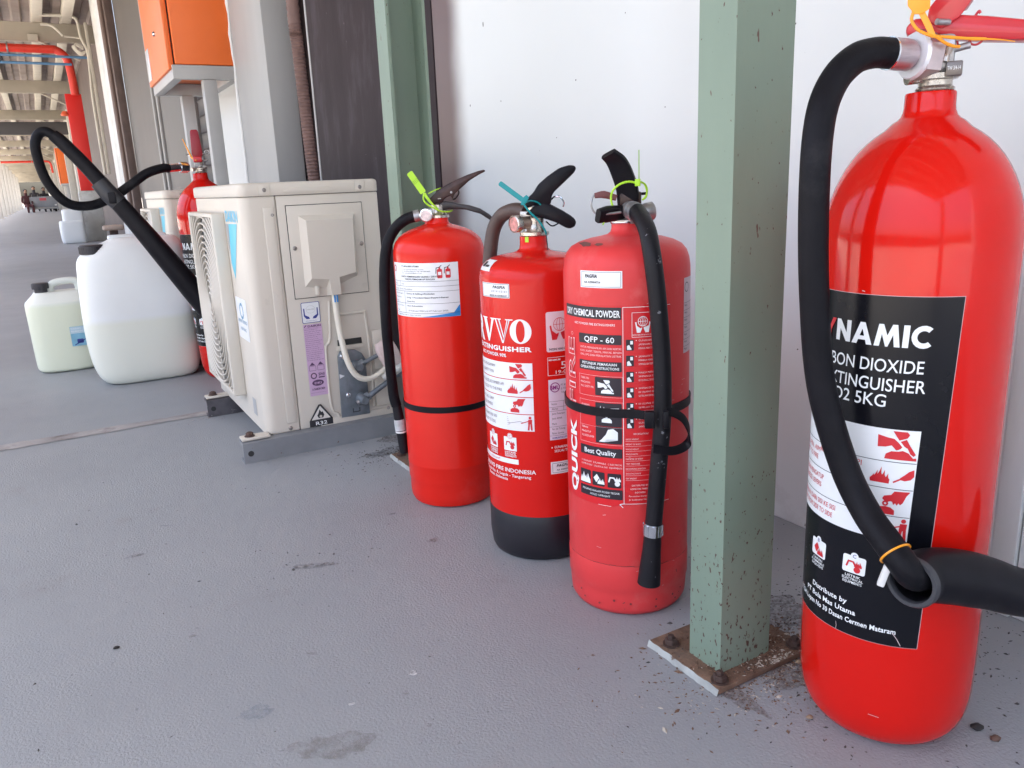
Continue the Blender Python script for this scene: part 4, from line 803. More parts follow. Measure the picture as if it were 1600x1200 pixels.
    k = Ink().frame(0.0178, 0.1462, 0.0545, 0.1612, 0.0005).text('PAGFIA', 0.0240, 0.1550, 0.0042, bold=0.03, shear=0.2, width=0.022).text('AA A20003451', 0.0240, 0.1490, 0.0026, bold=0.02, width=0.024); k.wrap('lettering', M['ink_black'], st2, B)
    return e
extinguisher_black_foot()

# ---------- third: faded red cylinder, hose strapped to the front
def extinguisher_faded():
    e = empty('fire_extinguisher', (0.6616, 0.8492, 0), -0.66186, 'faded pinkish red extinguisher with its hose strapped down the front, left of the near column', 'extinguisher', 'fire extinguishers standing along the wall')
    r = 0.0840
    dz = settle(e, 0.983)
    MB().lathe([(0, 0.006-dz), (0.062, 0.004-dz), (0.070, -dz), (0.0770, 0.003-dz), (0.0815, 0.011-dz), (0.0828, 0.022-dz*0.5), (0.0832, 0.028), (0.0846, 0.0305), (0.0846, 0.0655), (0.0840, 0.067), (0.0838, 0.0688), (0.0840, 0.0705), (r, 0.455), (0.0836, 0.466), (0.0822, 0.476), (0.0788, 0.4855), (0.0725, 0.493), (0.062, 0.4985), (0.048, 0.5025), (0.034, 0.5050), (0.0245, 0.5072), (0.0205, 0.5105), (0.0190, 0.5150), (0.0188, 0.5205), (0, 0.5205)], 80).build('cylinder', M['red_faded'], e)
    for x0, z0, w_, h_, sd in ((-0.052, 0.4958, 0.010, 0.006, 3), (-0.034, 0.4985, 0.006, 0.0035, 5)):     # chips in the shoulder paint
        rn = random.Random(sd); b = MB(); vs = []
        for q in range(14):
            a = 2*math.pi*q/14; kk = rn.uniform(0.6, 1.1); xx = x0+w_*kk*math.cos(a); rr_ = 0.060+(z0-0.4995)*-4+h_*kk*math.sin(a)*-1.0
            yy = -math.sqrt(max(1e-6, (0.064-h_*kk*math.sin(a)*0.9)**2-xx*xx)); rad = math.hypot(xx, yy)
            import bisect as _b
            P_ = [(0.0205, 0.5105), (0.0245, 0.5072), (0.034, 0.5050), (0.048, 0.5025), (0.062, 0.4985), (0.0725, 0.493), (0.0788, 0.4855)]
            for (ra, za), (rb, zb) in zip(P_, P_[1:]):
                if ra <= rad <= rb: zz = za+(zb-za)*(rad-ra)/(rb-ra); break
            else: zz = 0.498
            vs.append(b.bm.verts.new((xx, yy, zz+0.0010)))
        b.bm.faces.new(vs); b.build('paint_chip', mat('chip_dark', (0.19, 0.07, 0.06), 0.6), e)
    cx = 0.004
    v = MB().lathe([(0.0195, 0.5206), (0.0200, 0.5225), (0.0200, 0.5255), (0.0150, 0.5262), (0.0125, 0.529), (0.0125, 0.541), (0.010, 0.545), (0, 0.546)], 28, M=Matrix.Translation((cx, 0, 0))).build('valve', M['dull_steel'], e)
    MB().lathe([(0.0200, 0.5206), (0.0206, 0.5214), (0.0206, 0.5236), (0.0199, 0.5242)], 28, cap=False, M=Matrix.Translation((cx-0.004, 0, 0))).build('valve_ring', M['chrome'], v)
    MB().tube([(cx-0.002, -0.002, 0.537), (0.006, -0.020, 0.5385), (0.009, -0.032, 0.5375)], [0.011, 0.0108, 0.0120], 18, smooth=2).build('hose_port', M['dull_steel'], v)
    gq = Matrix.Translation((0.017, 0.006, 0.5325)) @ Matrix.Rotation(R(82), 4, 'Y') @ Matrix.Rotation(R(-18), 4, 'X')
    MB().lathe([(0.005, -0.006), (0.0055, 0.004), (0.0105, 0.006), (0.0118, 0.009), (0.0118, 0.019), (0.0102, 0.0205), (0, 0.0205)], 26, M=gq).build('gauge', M['dull_steel'], e)
    MB().tube([(0.0075, -0.027, 0.5375), (0.0155, -0.045, 0.5345), (0.0255, -0.078, 0.5160), (0.0310, -0.097, 0.4864), (0.0368, -0.099, 0.44), (0.0422, -0.099, 0.3766), (0.0443, -0.099, 0.3278), (0.0440, -0.099, 0.2778), (0.0402, -0.099, 0.2265), (0.0362, -0.099, 0.1738), (0.0334, -0.099, 0.1379)], 0.0110, 20).build('hose', M['worn_rubber'], e)
    MB().tube([(0.009, -0.030, 0.5372), (0.014, -0.041, 0.5352)], 0.0122, 18, smooth=0).build('ferrule', M['dull_steel'], e)
    nz = MB().tube([(0.0336, -0.099, 0.142), (0.0324, -0.099, 0.1230), (0.0310, -0.099, 0.100), (0.0275, -0.099, 0.0535)], [0.0105, 0.0112, 0.0122, 0.0152], 22).build('nozzle', M['worn_rubber'], e)
    MB().tube([(0.0335, -0.099, 0.1405), (0.0325, -0.099, 0.1235)], 0.0125, 20, smooth=0).build('ferrule', M['chrome'], nz)
    for q in range(10):
        a = 2*math.pi*q/10; MB().box(-0.0012, 0.0012, -0.0134, -0.0122, 0.1245, 0.1395).build('crimp', M['chrome'], nz, loc=(0.033, -0.099, 0)).rotation_euler = (0, 0, a)
    # lever standing up towards the camera
    lv = MB().tube([(0.004, -0.004, 0.545), (0.0015, -0.012, 0.566), (-0.006, -0.020, 0.588), (-0.0125, -0.026, 0.600), (-0.0215, -0.033, 0.6085)], [1.0, 0.95, 0.92, 0.86, 0.75], 20, smooth=5, flat=(0.0150, 0.0048, (1, -0.25, 0))).build('squeeze_lever', M['black_plastic'], e)
    MB().tube([(0.002, -0.006, 0.5355), (-0.010, -0.020, 0.5350), (-0.024, -0.036, 0.5345), (-0.035, -0.046, 0.5330)], [0.8, 0.9, 1.0, 0.85], 18, smooth=4, flat=(0.0105, 0.0055, (0.3, -0.3, 1))).build('carry_handle', M['black_plastic'], e)
    MB().box(-0.0075, 0.0200, -0.0125, 0.010, 0.5440, 0.5605, 0.002).build('lever_bracket', M['brown_steel'], e)
    MB().tube([(-0.040, -0.012, 0.5575), (-0.028, -0.010, 0.5585), (-0.012, -0.008, 0.5535)], [0.7, 1.0, 0.8], 14, smooth=4, flat=(0.0048, 0.0030, (0, 0, 1))).build('pin_plate', mat('pin_maroon', (0.16, 0.04, 0.04), 0.4), e)
    MB().tube([(-0.034, -0.012, 0.5600), (-0.041, -0.013, 0.5580), (-0.0445, -0.014, 0.5480), (-0.0420, -0.014, 0.5385), (-0.034, -0.013, 0.5310)], 0.0013, 8).build('safety_pin', M['dull_steel'], e)
    MB().tube([(0.018, -0.006, 0.5575), (0.0275, -0.006, 0.5580)], 0.0018, 8, smooth=0).build('safety_pin', M['black_plastic'], e)
    MB().tube([(-0.026, -0.04, 0.5325), (-0.027, -0.04, 0.527), (-0.029, -0.04, 0.5215)], 0.0010, 6).build('seal_cord', M['lime'], e)
    MB().tube([(-0.006, -0.036, 0.5365), (-0.018, -0.040, 0.5355), (-0.030, -0.046, 0.5350)], 0.0016, 8).build('safety_pin', M['dull_steel'], e)
    seal_cord([(0.0140, -0.030, 0.5715), (0.004, -0.033, 0.5735), (-0.008, -0.033, 0.5705), (-0.0165, -0.030, 0.5625), (-0.0185, -0.028, 0.5530), (-0.0165, -0.028, 0.5440), (-0.0130, -0.028, 0.5405)], 0.0012, 'seal_cord', M['lime'], e)
    seal_cord([(0.0170, -0.028, 0.5730), (0.0235, -0.022, 0.5700), (0.0268, -0.018, 0.5620), (0.0255, -0.016, 0.5540), (0.0210, -0.014, 0.5500)], 0.0012, 'seal_cord', M['lime'], e)
    MB().box(0.0115, 0.0185, -0.0335, -0.0290, 0.5675, 0.5765, 0.0008).build('seal_lock', M['lime'], e)
    MB().box(0.0160, 0.0172, -0.0340, -0.0285, 0.5760, 0.6115, 0.0003).build('seal_tag', mat('lime_dull', (0.28, 0.50, 0.05), 0.5), e)
    # label sheet
    A, B, Cc, D = r+0.0004, r+0.0008, r+0.0012, r+0.0016
    sheet = Ink().poly([(-0.112, 0.1560), (-0.020, 0.1545), (-0.008, 0.1590), (0.060, 0.1590), (0.060, 0.4245), (-0.112, 0.4245)]).wrap('label_sheet', M['label_red'], e, A)
    blk = Ink()
    for z0, z1, x0 in ((0.4068, 0.4222, -0.0990), (0.3745, 0.3872, -0.0680), (0.3395, 0.3522, -0.0680), (0.2232, 0.2362, -0.0690), (0.1650, 0.1790, -0.0705)): blk.rrect(x0, z0, -0.0062, z1, 0.0012)
    for z0, z1 in ((0.3070, 0.3315), (0.2660, 0.2975), (0.2425, 0.2655)): blk.rrect(-0.0425, z0, -0.0065, z1, 0.0012)
    for x0 in (-0.0700, -0.0490, -0.0265): blk.rrect(x0, 0.1815, x0+0.0185, 0.2015, 0.0015)
    rows = (0.3745, 0.3540, 0.3330, 0.3125, 0.2920, 0.2715)
    for z in rows: blk.rrect(-0.0008, z-0.0070, 0.0090, z+0.0070, 0.001)
    blk = blk.wrap('black_block', M['ink_dark'], sheet, B)
    k = Ink()
    k.text('DRY CHEMICAL POWDER', -0.0080, 0.4098, 0.0088, 'R', bold=0.02, width=0.0870)
    k.text('ABC POWDER FIRE EXTINGUISHERS', -0.0145, 0.3985, 0.0030, 'R', width=0.062)
    k.text('QFP - 60', -0.0370, 0.3770, 0.0074, 'C', bold=0.012, width=0.043)
    k.text('PETUNJUK PEMAKAIAN', -0.0375, 0.3472, 0.0034, 'C', bold=0.02, width=0.050); k.text('OPERATING INSTRUCTIONS', -0.0375, 0.3418, 0.0034, 'C', bold=0.02, width=0.056)
    k.text('Best Quality', -0.0380, 0.2264, 0.0068, 'C', bold=0.015, width=0.047)
    k.text('PEGANG DALAM POSISI TEGAK', -0.0380, 0.1728, 0.0028, 'C', width=0.056); k.text('HOLD UPRIGHT', -0.0380, 0.1675, 0.0028, 'C', width=0.030)
    k.text('QUICK', -0.0780, 0.1640, 0.0150, 'L', bold=0.045, rot=R(90), width=0.1030)
    # pictograms on the black blocks
    pict(k, 'pin', -0.0270, 0.3190, 0.0088); flame(k, -0.033, 0.284, 0.007); pict(k, 'squeeze', -0.022, 0.281, 0.010)
    k.poly([(-0.038, 0.2445), (-0.030, 0.2445), (-0.031, 0.2500), (-0.012, 0.2480), (-0.012, 0.2590), (-0.018, 0.2635), (-0.025, 0.2620), (-0.028, 0.2550), (-0.034, 0.2480)])
    flame(k, -0.0605, 0.183, 0.0110); pict(k, 'liquid', -0.0395, 0.1915, 0.0085); pict(k, 'elec', -0.0170, 0.1915, 0.0085)
    for q, z in enumerate(rows):
        k.poly([(0.0005, z-0.006), (0.0005, z-0.001), (0.003, z+0.0005), (0.006, z-0.0045), (0.006, z-0.006)]); k.rect(0.0045, z+0.001, 0.0078, z+0.0055)
    no_halon(k, 0.0205, 0.4005, 0.0110, 0.0007); k.text('NON HALON & NON CFC', 0.0205, 0.3865, 0.0018, 'C', width=0.026)
    k.line([(-0.0045, 0.4225), (-0.0045, 0.1600)], 0.0006); k.line([(-0.0045, 0.4225), (0.0590, 0.4225)], 0.0006); k.line([(-0.0045, 0.1600), (0.0590, 0.1600)], 0.0006)
    k.frame(0.0068, 0.3845, 0.0345, 0.4155, 0.0005)
    k.line([(-0.006, 0.1548), (-0.010, 0.1590), (-0.004, 0.1605)], 0.0009); k.line([(-0.040, 0.1555), (-0.022, 0.1552)], 0.0005)
    k.wrap('printed_white', M['ink_white'], sheet, Cc)
    k = Ink()
    for q in range(6):
        for j, s_ in enumerate(('HINDARKAN DARI', 'SINAR MATAHARI', 'LANGSUNG')): k.text(('GUNAKAN HANYA', 'JANGAN DIBUKA', 'PERIKSA MANOMETER', 'SIMPAN DI TEMPAT', 'ISI ULANG SEGERA', 'SETELAH DIPAKAI')[(q+j) % 6], 0.0150, rows[q]+0.0045-j*0.0050, 0.0024, width=0.030-0.006*(j == 2))
        k.disc(0.0120, rows[q]+0.0058, 0.0007, 8)
    for q, s_ in enumerate(('UNTUK MEMADAMKAN API DARI KERTAS', 'KAYU, KARET, TEKSTIL, MINYAK, BENSIN', 'GAS, LPG DAN PERALATAN LISTRIK')): k.text(s_, -0.0065, 0.3682-0.0048*q, 0.0026, 'R', width=0.059)
    for q, s_ in enumerate(('TARIK PIN', 'PENGAMAN', 'PULL SAFETY PIN')): k.text(s_, -0.0660, 0.3270-0.0055*q, 0.0028, width=(0.014, 0.016, 0.021)[q])
    for q, s_ in enumerate(('ARAHKAN', 'NOZEL KE API', 'AIM NOZZLE')): k.text(s_, -0.0660, 0.2910-0.0055*q, 0.0028, width=(0.014, 0.02, 0.018)[q])
    for q, s_ in enumerate(('TEKAN', 'PENGATUP', 'SQUEEZE LEVER')): k.text(s_, -0.0660, 0.2600-0.0058*q, 0.0028, width=(0.011, 0.016, 0.021)[q])
    for z0, z1 in ((0.3055, 0.3330), (0.2645, 0.2990), (0.2410, 0.2645)): k.frame(-0.0685, z0, -0.0050, z1, 0.0003)
    k.text('A ORDINARY   B FLAMMABLE   C ELECTRICAL', -0.0065, 0.2130, 0.0024, 'R', width=0.061); k.text('COMBUSTIBLE   LIQUIDS & GAS   EQUIPMENTS', -0.0065, 0.2085, 0.0024, 'R', width=0.061)
    k.text('SPECIFICATIONS', 0.0180, 0.2560, 0.0024, 'C', width=0.020)
    for q, s_ in enumerate(('GROSS WEIGHT', 'HEIGHT OF BODY', 'WHOLE HEIGHT', 'WHOLE WIDTH', 'DIAMETER OF BODY', 'TEST PRESSURE', 'DISCHARGING DURATION', 'SHOOTING RANGE', 'GAS WEIGHT')):
        z = 0.2490-0.00675*q; k.text(s_, -0.0018, z, 0.0022, width=min(0.026, 0.0014*len(s_))); k.line([(-0.0020, z-0.0018), (0.045, z-0.0018)], 0.0003)
    for q, s_ in enumerate(('DISTRIBUTED BY', 'HOME FIRE THREAT', 'INDONESIA', 'Perumahan Duren Mas', 'Jl. Lohbener No. 36')): k.text(s_, 0.0170, 0.1850-0.0050*q, 0.0024, 'C', width=(0.022, 0.026, 0.014, 0.030, 0.030)[q])
    # outlined letters FIRE, reading upwards
    k.text('FIRE', -0.0780, 0.2860, 0.0165, 'L', bold=0.03, rot=R(90), width=0.0930); k.ring(-0.0830, 0.3845, 0.0020, 0.0004, 12)
    k.wrap('printed_fine', M['ink_pink'], sheet, Cc)
    k = Ink(); k.text('FIRE', -0.0782, 0.2873, 0.0153, 'L', bold=-0.005, rot=R(90), width=0.0904); k.wrap('letter_fill', M['label_red'], sheet, D)
    st = Ink().rect(-0.0632, 0.4462, -0.0048, 0.4675).wrap('asset_sticker', M['label_white'], e, A)
    k = Ink().frame(-0.0612, 0.4477, -0.0068, 0.4660, 0.0004).text('PAGFIA', -0.0555, 0.4588, 0.0046, bold=0.03, shear=0.2, width=0.0180).text('AA A20004754', -0.0570, 0.4520, 0.0028, bold=0.02, width=0.0240); k.wrap('lettering', M['ink_black'], st, B)
    rs = Ink().rect(0.0880, 0.3540, 0.1200, 0.4520).wrap('service_label', mat('label_mauve', (0.62, 0.50, 0.54), 0.4), e, A)
    k = Ink().ring(0.0960, 0.4400, 0.0060, 0.0010, 18)
    for q in range(7): k.line([(0.0882, 0.4200-0.0095*q), (0.1198, 0.4200-0.0095*q)], 0.0004); k.text('Merk', 0.0900, 0.4150-0.0095*q, 0.0032)
    k.wrap('lettering', M['ink_black'], rs, B)
    rn = random.Random(11); k = Ink()
    for q in range(16):
        x_, z_ = rn.choice([(rn.uniform(0.06, 0.085), rn.uniform(0.275, 0.32)), (rn.uniform(-0.08, 0.08), rn.uniform(0.06, 0.075)), (rn.uniform(-0.09, 0.09), rn.uniform(0.425, 0.432)), (rn.uniform(-0.05, 0.09), rn.uniform(0.03, 0.46))])
        a = rn.uniform(-0.5, 0.7); l = rn.uniform(0.001, 0.006); k.line([(x_, z_), (x_+l*math.cos(a), z_+l*math.sin(a)*0.8), (x_+l*1.5*math.cos(a), z_+l*math.sin(a))], rn.uniform(0.0003, 0.0007))
    k.wrap('printed_scuffs', mat('scuff_pale', (0.72, 0.45, 0.45), 0.6), e, r+0.0009)
    k = Ink()
    for q in range(24):
        x_ = -0.10+0.2*q/24; k.line([(x_, 0.0690+rn.uniform(-0.0006, 0.0006)), (x_+0.0085, 0.0690+rn.uniform(-0.0006, 0.0006))], rn.uniform(0.0003, 0.0008))
    for q in range(14):
        x_ = rn.uniform(-0.09, 0.09); k.disc(x_, rn.uniform(0.012, 0.03)-dz, rn.uniform(0.0006, 0.0018), 7)
    k.wrap('printed_grime', mat('grime_brown', (0.16, 0.03, 0.028), 0.7), e, r+0.0011)
    # strap round body and hose, with the loose end looped
    s = MB(); lo = []
    for q in range(61):
        a = R(-118+214*q/60); rr_ = r+0.0006+(0.026*math.exp(-((a-0.42)/0.19)**2))
        zc = 0.2850
        lo.append([(rr_*math.sin(a), -rr_*math.cos(a), zc-0.0058), ((rr_+0.0018)*math.sin(a), -(rr_+0.0018)*math.cos(a), zc-0.0058), ((rr_+0.0018)*math.sin(a), -(rr_+0.0018)*math.cos(a), zc+0.0058), (rr_*math.sin(a), -rr_*math.cos(a), zc+0.0058)])
    s.loft(lo).build('black_strap', M['black_plastic'], e, ang=50)
    MB().box(0.0215, 0.0345, -0.1170, -0.1080, 0.2740, 0.2965, 0.002).build('strap_buckle', M['black_plastic'], e)
    MB().box(0.0440, 0.0520, -0.1160, -0.1050, 0.2740, 0.2965, 0.002).build('strap_buckle', M['black_plastic'], e)
    MB().tube([(0.048, -0.111, 0.2950), (0.058, -0.108, 0.2925), (0.0700, -0.103, 0.2830), (0.0765, -0.100, 0.2680), (0.0760, -0.100, 0.2520), (0.0680, -0.104, 0.2450), (0.0530, -0.111, 0.2435), (0.0320, -0.116, 0.2485)], 1.0, 12, flat=(0.0058, 0.0013, (0.0, 0.55, 0.83))).build('strap_end', M['black_plastic'], e)
    return e
extinguisher_faded()

# ---------- carbon dioxide cylinders
def carbon_dioxide(loc, rz, label, k=1.0):
    e = empty('fire_extinguisher', loc, rz, label, 'extinguisher', 'fire extinguishers standing along the wall')
    r = 0.0888; dz = settle(e, k)
    prof = [(0, 0.004-dz), (0.050, -dz), (0.064, 0.002-dz), (0.0745, 0.010-dz), (0.0815, 0.021-dz), (0.0858, 0.036-dz), (0.0878, 0.054-dz), (r, 0.075), (r, 0.505)]
    for q in range(1, 15):
        t = q/14; a = R(90*t*0.86); prof.append((0.0888*math.cos(a)**0.92 if q < 14 else 0.031, 0.505+0.1135*math.sin(a)/math.sin(R(90*0.86))))
    prof = [p_ for p_ in prof if p_[0] >= 0.0305 or p_[1] < 0.1] + [(0.0275, 0.6205), (0.0245, 0.6235), (0.0228, 0.6275), (0.0222, 0.632), (0.0220, 0.6430), (0.0212, 0.6445), (0.0, 0.6445)]
    MB().lathe(prof, 96).build('cylinder', M['red_gloss'], e)
    v = MB().lathe([(0.0165, 0.6446), (0.0172, 0.6455), (0.0160, 0.6465), (0.0172, 0.6475), (0.0158, 0.6490), (0.0145, 0.6500), (0.0145, 0.6545), (0.019, 0.6555), (0.019, 0.660), (0.013, 0.664), (0.012, 0.690), (0, 0.690)], 28, M=Matrix.Translation((0.003, 0, 0))).build('valve', M['brass'], e)
    MB().tube([(-0.012, -0.010, 0.6575), (-0.021, -0.016, 0.6565)], 0.0052, 14, smooth=0).build('burst_disc', M['brass'], v)
    MB().box(-0.012, 0.0170, -0.013, 0.012, 0.6630, 0.6940, 0.003).build('valve_block', M['dull_steel'], v)
    pl = MB().box(0.0105, 0.0240, -0.0195, -0.006, 0.6560, 0.6690, 0.0015).build('maker_plate', mat('plate_dark', (0.16, 0.14, 0.13), 0.35, metal=0.6, var=0.3, vscale=90), v)
    Ink().text('TW 3/4-14', 0.0172, 0.6613, 0.0036, 'C', width=0.0105).plane('lettering', M['ink_white'], pl, (0, -0.0197, 0), (1, 0, 0), (0, 0, 1))
    MB().tube([(0.012, -0.012, 0.6820), (0.010, -0.016, 0.6760), (0.0085, -0.017, 0.6690)], [0.0045, 0.0035, 0.0045], 12).build('fitting', M['brass'], v)
    MB().tube([(0.016, -0.008, 0.6800), (0.0285, -0.006, 0.6825)], 0.0032, 10, smooth=0).build('lock_pin', M['dull_steel'], v)
    return e, r, v
def co2_label(e, r, rot):
    A, B, Cc = r+0.0004, r+0.0008, r+0.0012; sk = 0.038; kw = dict(skew=sk, z_ref=0.29, rot=rot)
    Ink().rect(-0.1515, 0.1120, 0.0366, 0.4650).wrap('label_edge', mat('label_rim', (0.62, 0.42, 0.42), 0.4), e, r+0.0002, **kw)
    lb = Ink().rect(-0.151, 0.1125, 0.0360, 0.4645).wrap('label_sheet', M['label_black'], e, A, **kw)
    k = Ink(); XR = 0.0128
    k.block('NAMIC', XR, 0.4178, 0.0208, 0.0900)
    k.text('CARBON DIOXIDE', XR-0.0035, 0.3938, 0.0126, 'R', bold=0.006, width=0.1190); k.text('FIRE EXTINGUISHER', XR, 0.3755, 0.0126, 'R', bold=0.006, width=0.1320)
    k.text('CO2 5KG', -0.0190, 0.3600, 0.0126, 'R', bold=0.006, width=0.0670)
    for q, (s_, xr, wd) in enumerate((('Distribute by', -0.0340, 0.0480), ('PT Bola Mas Utama', -0.0240, 0.0690), ('Jl TGH Lopan No 30 Dasan Cermen Mataram', 0.0150, 0.1300))): k.text(s_, xr, 0.1462-0.0100*q, 0.0058, 'R', bold=0.02, width=wd)
    for x, kd, ch in ((-0.0770, 'liquid', 'B'), (-0.0310, 'elec', 'C')):
        k.rrect(x-0.0118, 0.1820, x+0.0118, 0.2010, 0.0022); k.disc(x, 0.2008, 0.0040, 16)
        for q, s_ in enumerate((('CAIRAN', 'FLAMMABLE', 'LIQUIDS') if ch == 'B' else ('LISTRIK', 'ELECTRICAL', 'EQUIPMENTS'))): k.text(s_, x, 0.1775-0.0036*q, 0.0028, 'C', bold=0.012, width=(0.016, 0.022, 0.020)[q])
    k.wrap('lettering', M['ink_white'], lb, B, **kw)
    wp_ = Ink().poly([(-0.1400, 0.2270), (0.0140, 0.2270), (0.0140, 0.3392), (-0.1400, 0.3392)]).wrap('instruction_panel', M['label_white'], lb, B, **kw)
    k = Ink()
    for z in (0.3070, 0.2800, 0.2520): k.line([(-0.1400, z), (0.0135, z)], 0.0006)
    k.wrap('lettering', M['ink_black'], lb, Cc, **kw)
    k = Ink()
    k.block('DY', -0.0785, 0.4178, 0.0208, 0.036)
    for q, kd in enumerate(('pin', 'aim', 'squeeze', 'sweep')): pict(k, kd, (-0.0035, -0.0118, -0.0030, -0.0010)[q], (0.3232, 0.2930, 0.2655, 0.2392)[q], (0.0138, 0.0108, 0.0122, 0.0112)[q])
    k.text('KE SUMBER API', -0.0345, 0.2985, 0.0058, 'R', width=0.052)
    for q, (a, bb, z) in enumerate((('PULL PIN, AIM', 'DIRECT TO FIRE', 0.2965), ('TEKAN PENGATUP', 'SQUEEZE LEVERS', 0.2690), ('GERAKAN DARI SISI KE SISI', 'SWIPE FROM SIDE TO SIDE', 0.2420))):
        xr = (-0.088, -0.078, -0.058)[q]; k.text(a, xr, z, 0.0056, 'R', width=(0.045, 0.048, 0.072)[q]); k.text(bb, xr-0.003, z-0.0088, 0.0056, 'R', width=(0.045, 0.045, 0.066)[q])
    for x, kd in ((-0.0770, 'liquid'), (-0.0310, 'elec')): pict(k, kd, x, 0.1905, 0.0082)
    k.wrap('printed_red', M['ink_red'], lb, Cc, **kw)
    k = Ink()
    for x, ch in ((-0.0770, 'B'), (-0.0310, 'C')): k.text(ch, x, 0.1990, 0.0042, 'C')
    k.wrap('lettering', M['ink_navy'], lb, r+0.0014, **kw)
def scratches(e, r, marks, m):
    k = Ink()
    for x0, z0, x1, z1, w_ in marks: k.line([(x0, z0), ((x0+x1)/2+0.0006, (z0+z1)/2), (x1, z1)], w_)
    k.wrap('printed_scuffs', m, e, r+0.0018)
# near one
e, r, v = carbon_dioxide((0.7394, 0.487, 0), -0.98837, 'large glossy red cylinder with a black label and thick hose, nearest at the right edge', 0.966)
co2_label(e, r, 0.0)
scratches(e, r, [(0.006, 0.128, 0.014, 0.115, 0.0006), (-0.050, 0.122, -0.0495, 0.114, 0.0004), (-0.010, 0.030, 0.000, 0.029, 0.0005), (-0.045, 0.468, -0.0425, 0.4675, 0.0007)], mat('scuff_white', (0.7, 0.55, 0.53), 0.5))
MB().tube([(-0.0050, -0.0085, 0.6755), (-0.0165, -0.0190, 0.6764)], 0.0228, 6, smooth=0).build('hose_nut', mat('nut_metal', (0.62, 0.52, 0.53), 0.32, metal=0.85, var=0.1, vscale=60), e)
MB().tube([(-0.0160, -0.0186, 0.6764), (-0.0182, -0.0206, 0.6766)], [0.0212, 0.0195], 32, smooth=0).build('hose_collar', mat('satin_collar', (0.80, 0.80, 0.83), 0.42, metal=0.35), e)
MB().tube([(-0.0178, -0.0202, 0.6766), (-0.0200, -0.0222, 0.6768), (-0.0212, -0.0232, 0.6769), (-0.0365, -0.0372, 0.6784)], [0.0112, 0.0112, 0.0138, 0.0142], 28, smooth=0).build('ferrule', mat('ferrule_metal', (0.46, 0.38, 0.40), 0.34, metal=0.75, var=0.15, vscale=70, stretch=(1, 1, 6)), e)
MB().tube([(-0.0360, -0.0368, 0.6784), (-0.0372, -0.0379, 0.6785)], 0.0146, 28, smooth=0).build('ferrule_lip', M['chrome'], e)
MB().tube([(-0.0345, -0.0356, 0.6783), (-0.0480, -0.0465, 0.6790), (-0.0640, -0.0625, 0.6730), (-0.0790, -0.079, 0.6532), (-0.0864, -0.096, 0.6201), (-0.0871, -0.105, 0.5595), (-0.0831, -0.1035, 0.4728), (-0.0724, -0.1025, 0.3815), (-0.0478, -0.1070, 0.3050), (-0.0250, -0.1200, 0.2655), (-0.0063, -0.1370, 0.2475), (0.0070, -0.1490, 0.2355), (0.0148, -0.1510, 0.2260), (0.0205, -0.1440, 0.2195), (0.0275, -0.1280, 0.2145)], 0.0134, 24).build('hose', M['black_rubber'], e)
# horn grip: open ended sleeve the hose runs into
hp = [(0.0178, -0.1480, 0.2150), (0.0270, -0.1280, 0.2135), (0.0500, -0.1100, 0.2090), (0.0800, -0.0930, 0.2000), (0.1127, -0.0790, 0.1890), (0.1800, -0.0400, 0.1740), (0.3000, 0.0150, 0.1500)]
rad = [0.0215, 0.0240, 0.0258, 0.0258, 0.0235, 0.0215, 0.030, 0.040]
h = MB().tube(hp, rad, 30, cap=False, smooth=6); h.tube(hp[:5], [0.0185, 0.019, 0.0195, 0.0195, 0.018], 30, cap=False, smooth=6)
h.build('horn', M['black_plastic'], e)
rp = [(0.0160, -0.1400, 0.2153), (0.0200, -0.1378, 0.2148)]
d0 = (Vector(hp[1])-Vector(hp[0])).normalized(); q0 = d0.to_track_quat('Z', 'Y').to_matrix().to_4x4()
MB().lathe([(0.0182, 0.0), (0.0190, -0.0022), (0.0222, -0.0022), (0.0236, 0.0), (0.0236, 0.004), (0.0182, 0.004), (0.0182, 0.0)], 32, cap=False, M=Matrix.Translation(Vector(hp[0])) @ q0).build('horn_rim', mat('rim_rubber', (0.045, 0.045, 0.052), 0.5), e)
tq = (Vector((0.0070, -0.1490, 0.2355))-Vector((-0.0250, -0.1200, 0.2655))).normalized().to_track_quat('Z', 'Y').to_matrix().to_4x4()
MB().lathe([(0.0136, -0.001), (0.0150, -0.0008), (0.0150, 0.0008), (0.0136, 0.001)], 32, cap=False, M=Matrix.Translation((0.0025, -0.1450, 0.2393)) @ tq).build('tie_ring', M['orange_plastic'], e)
MB().box(-0.0032, 0.0032, -0.0035, 0.0035, -0.0175, 0.004, 0.0012, 2).build('tie_tag', M['white_plastic'], e, loc=(-0.0035, -0.1500, 0.2250)).rotation_euler = (0, R(14), 0)
MB().prism([(-0.0245, 0.6955), (-0.0250, 0.7030), (-0.0180, 0.7095), (-0.004, 0.7080), (0.0180, 0.7085), (0.0400, 0.7050), (0.0700, 0.6985), (0.1300, 0.6850), (0.1330, 0.6790), (0.1280, 0.6750), (0.0700, 0.6815), (0.0400, 0.6850), (0.0200, 0.6880), (0.0050, 0.6930)], -0.0125, 0.0125, 0.003).build('carry_handle', M['red_handle'], e)
MB().prism([(0.0040, 0.6975), (-0.0080, 0.7060), (-0.0070, 0.7165), (0.0020, 0.7280), (0.0180, 0.7420), (0.0600, 0.7700), (0.1100, 0.7950), (0.1120, 0.7890), (0.0640, 0.7590), (0.0350, 0.7330), (0.0240, 0.7150), (0.0180, 0.7060)], -0.0155, -0.0130, 0.001).build('squeeze_lever', M['red_handle'], e)
MB().prism([(0.0060, 0.7120), (0.0180, 0.7410), (0.0600, 0.7695), (0.1100, 0.7945), (0.1120, 0.7890), (0.0640, 0.7590), (0.0350, 0.7330), (0.0240, 0.7150)], -0.0128, 0.0150, 0.001).build('lever_web', M['red_handle'], e)
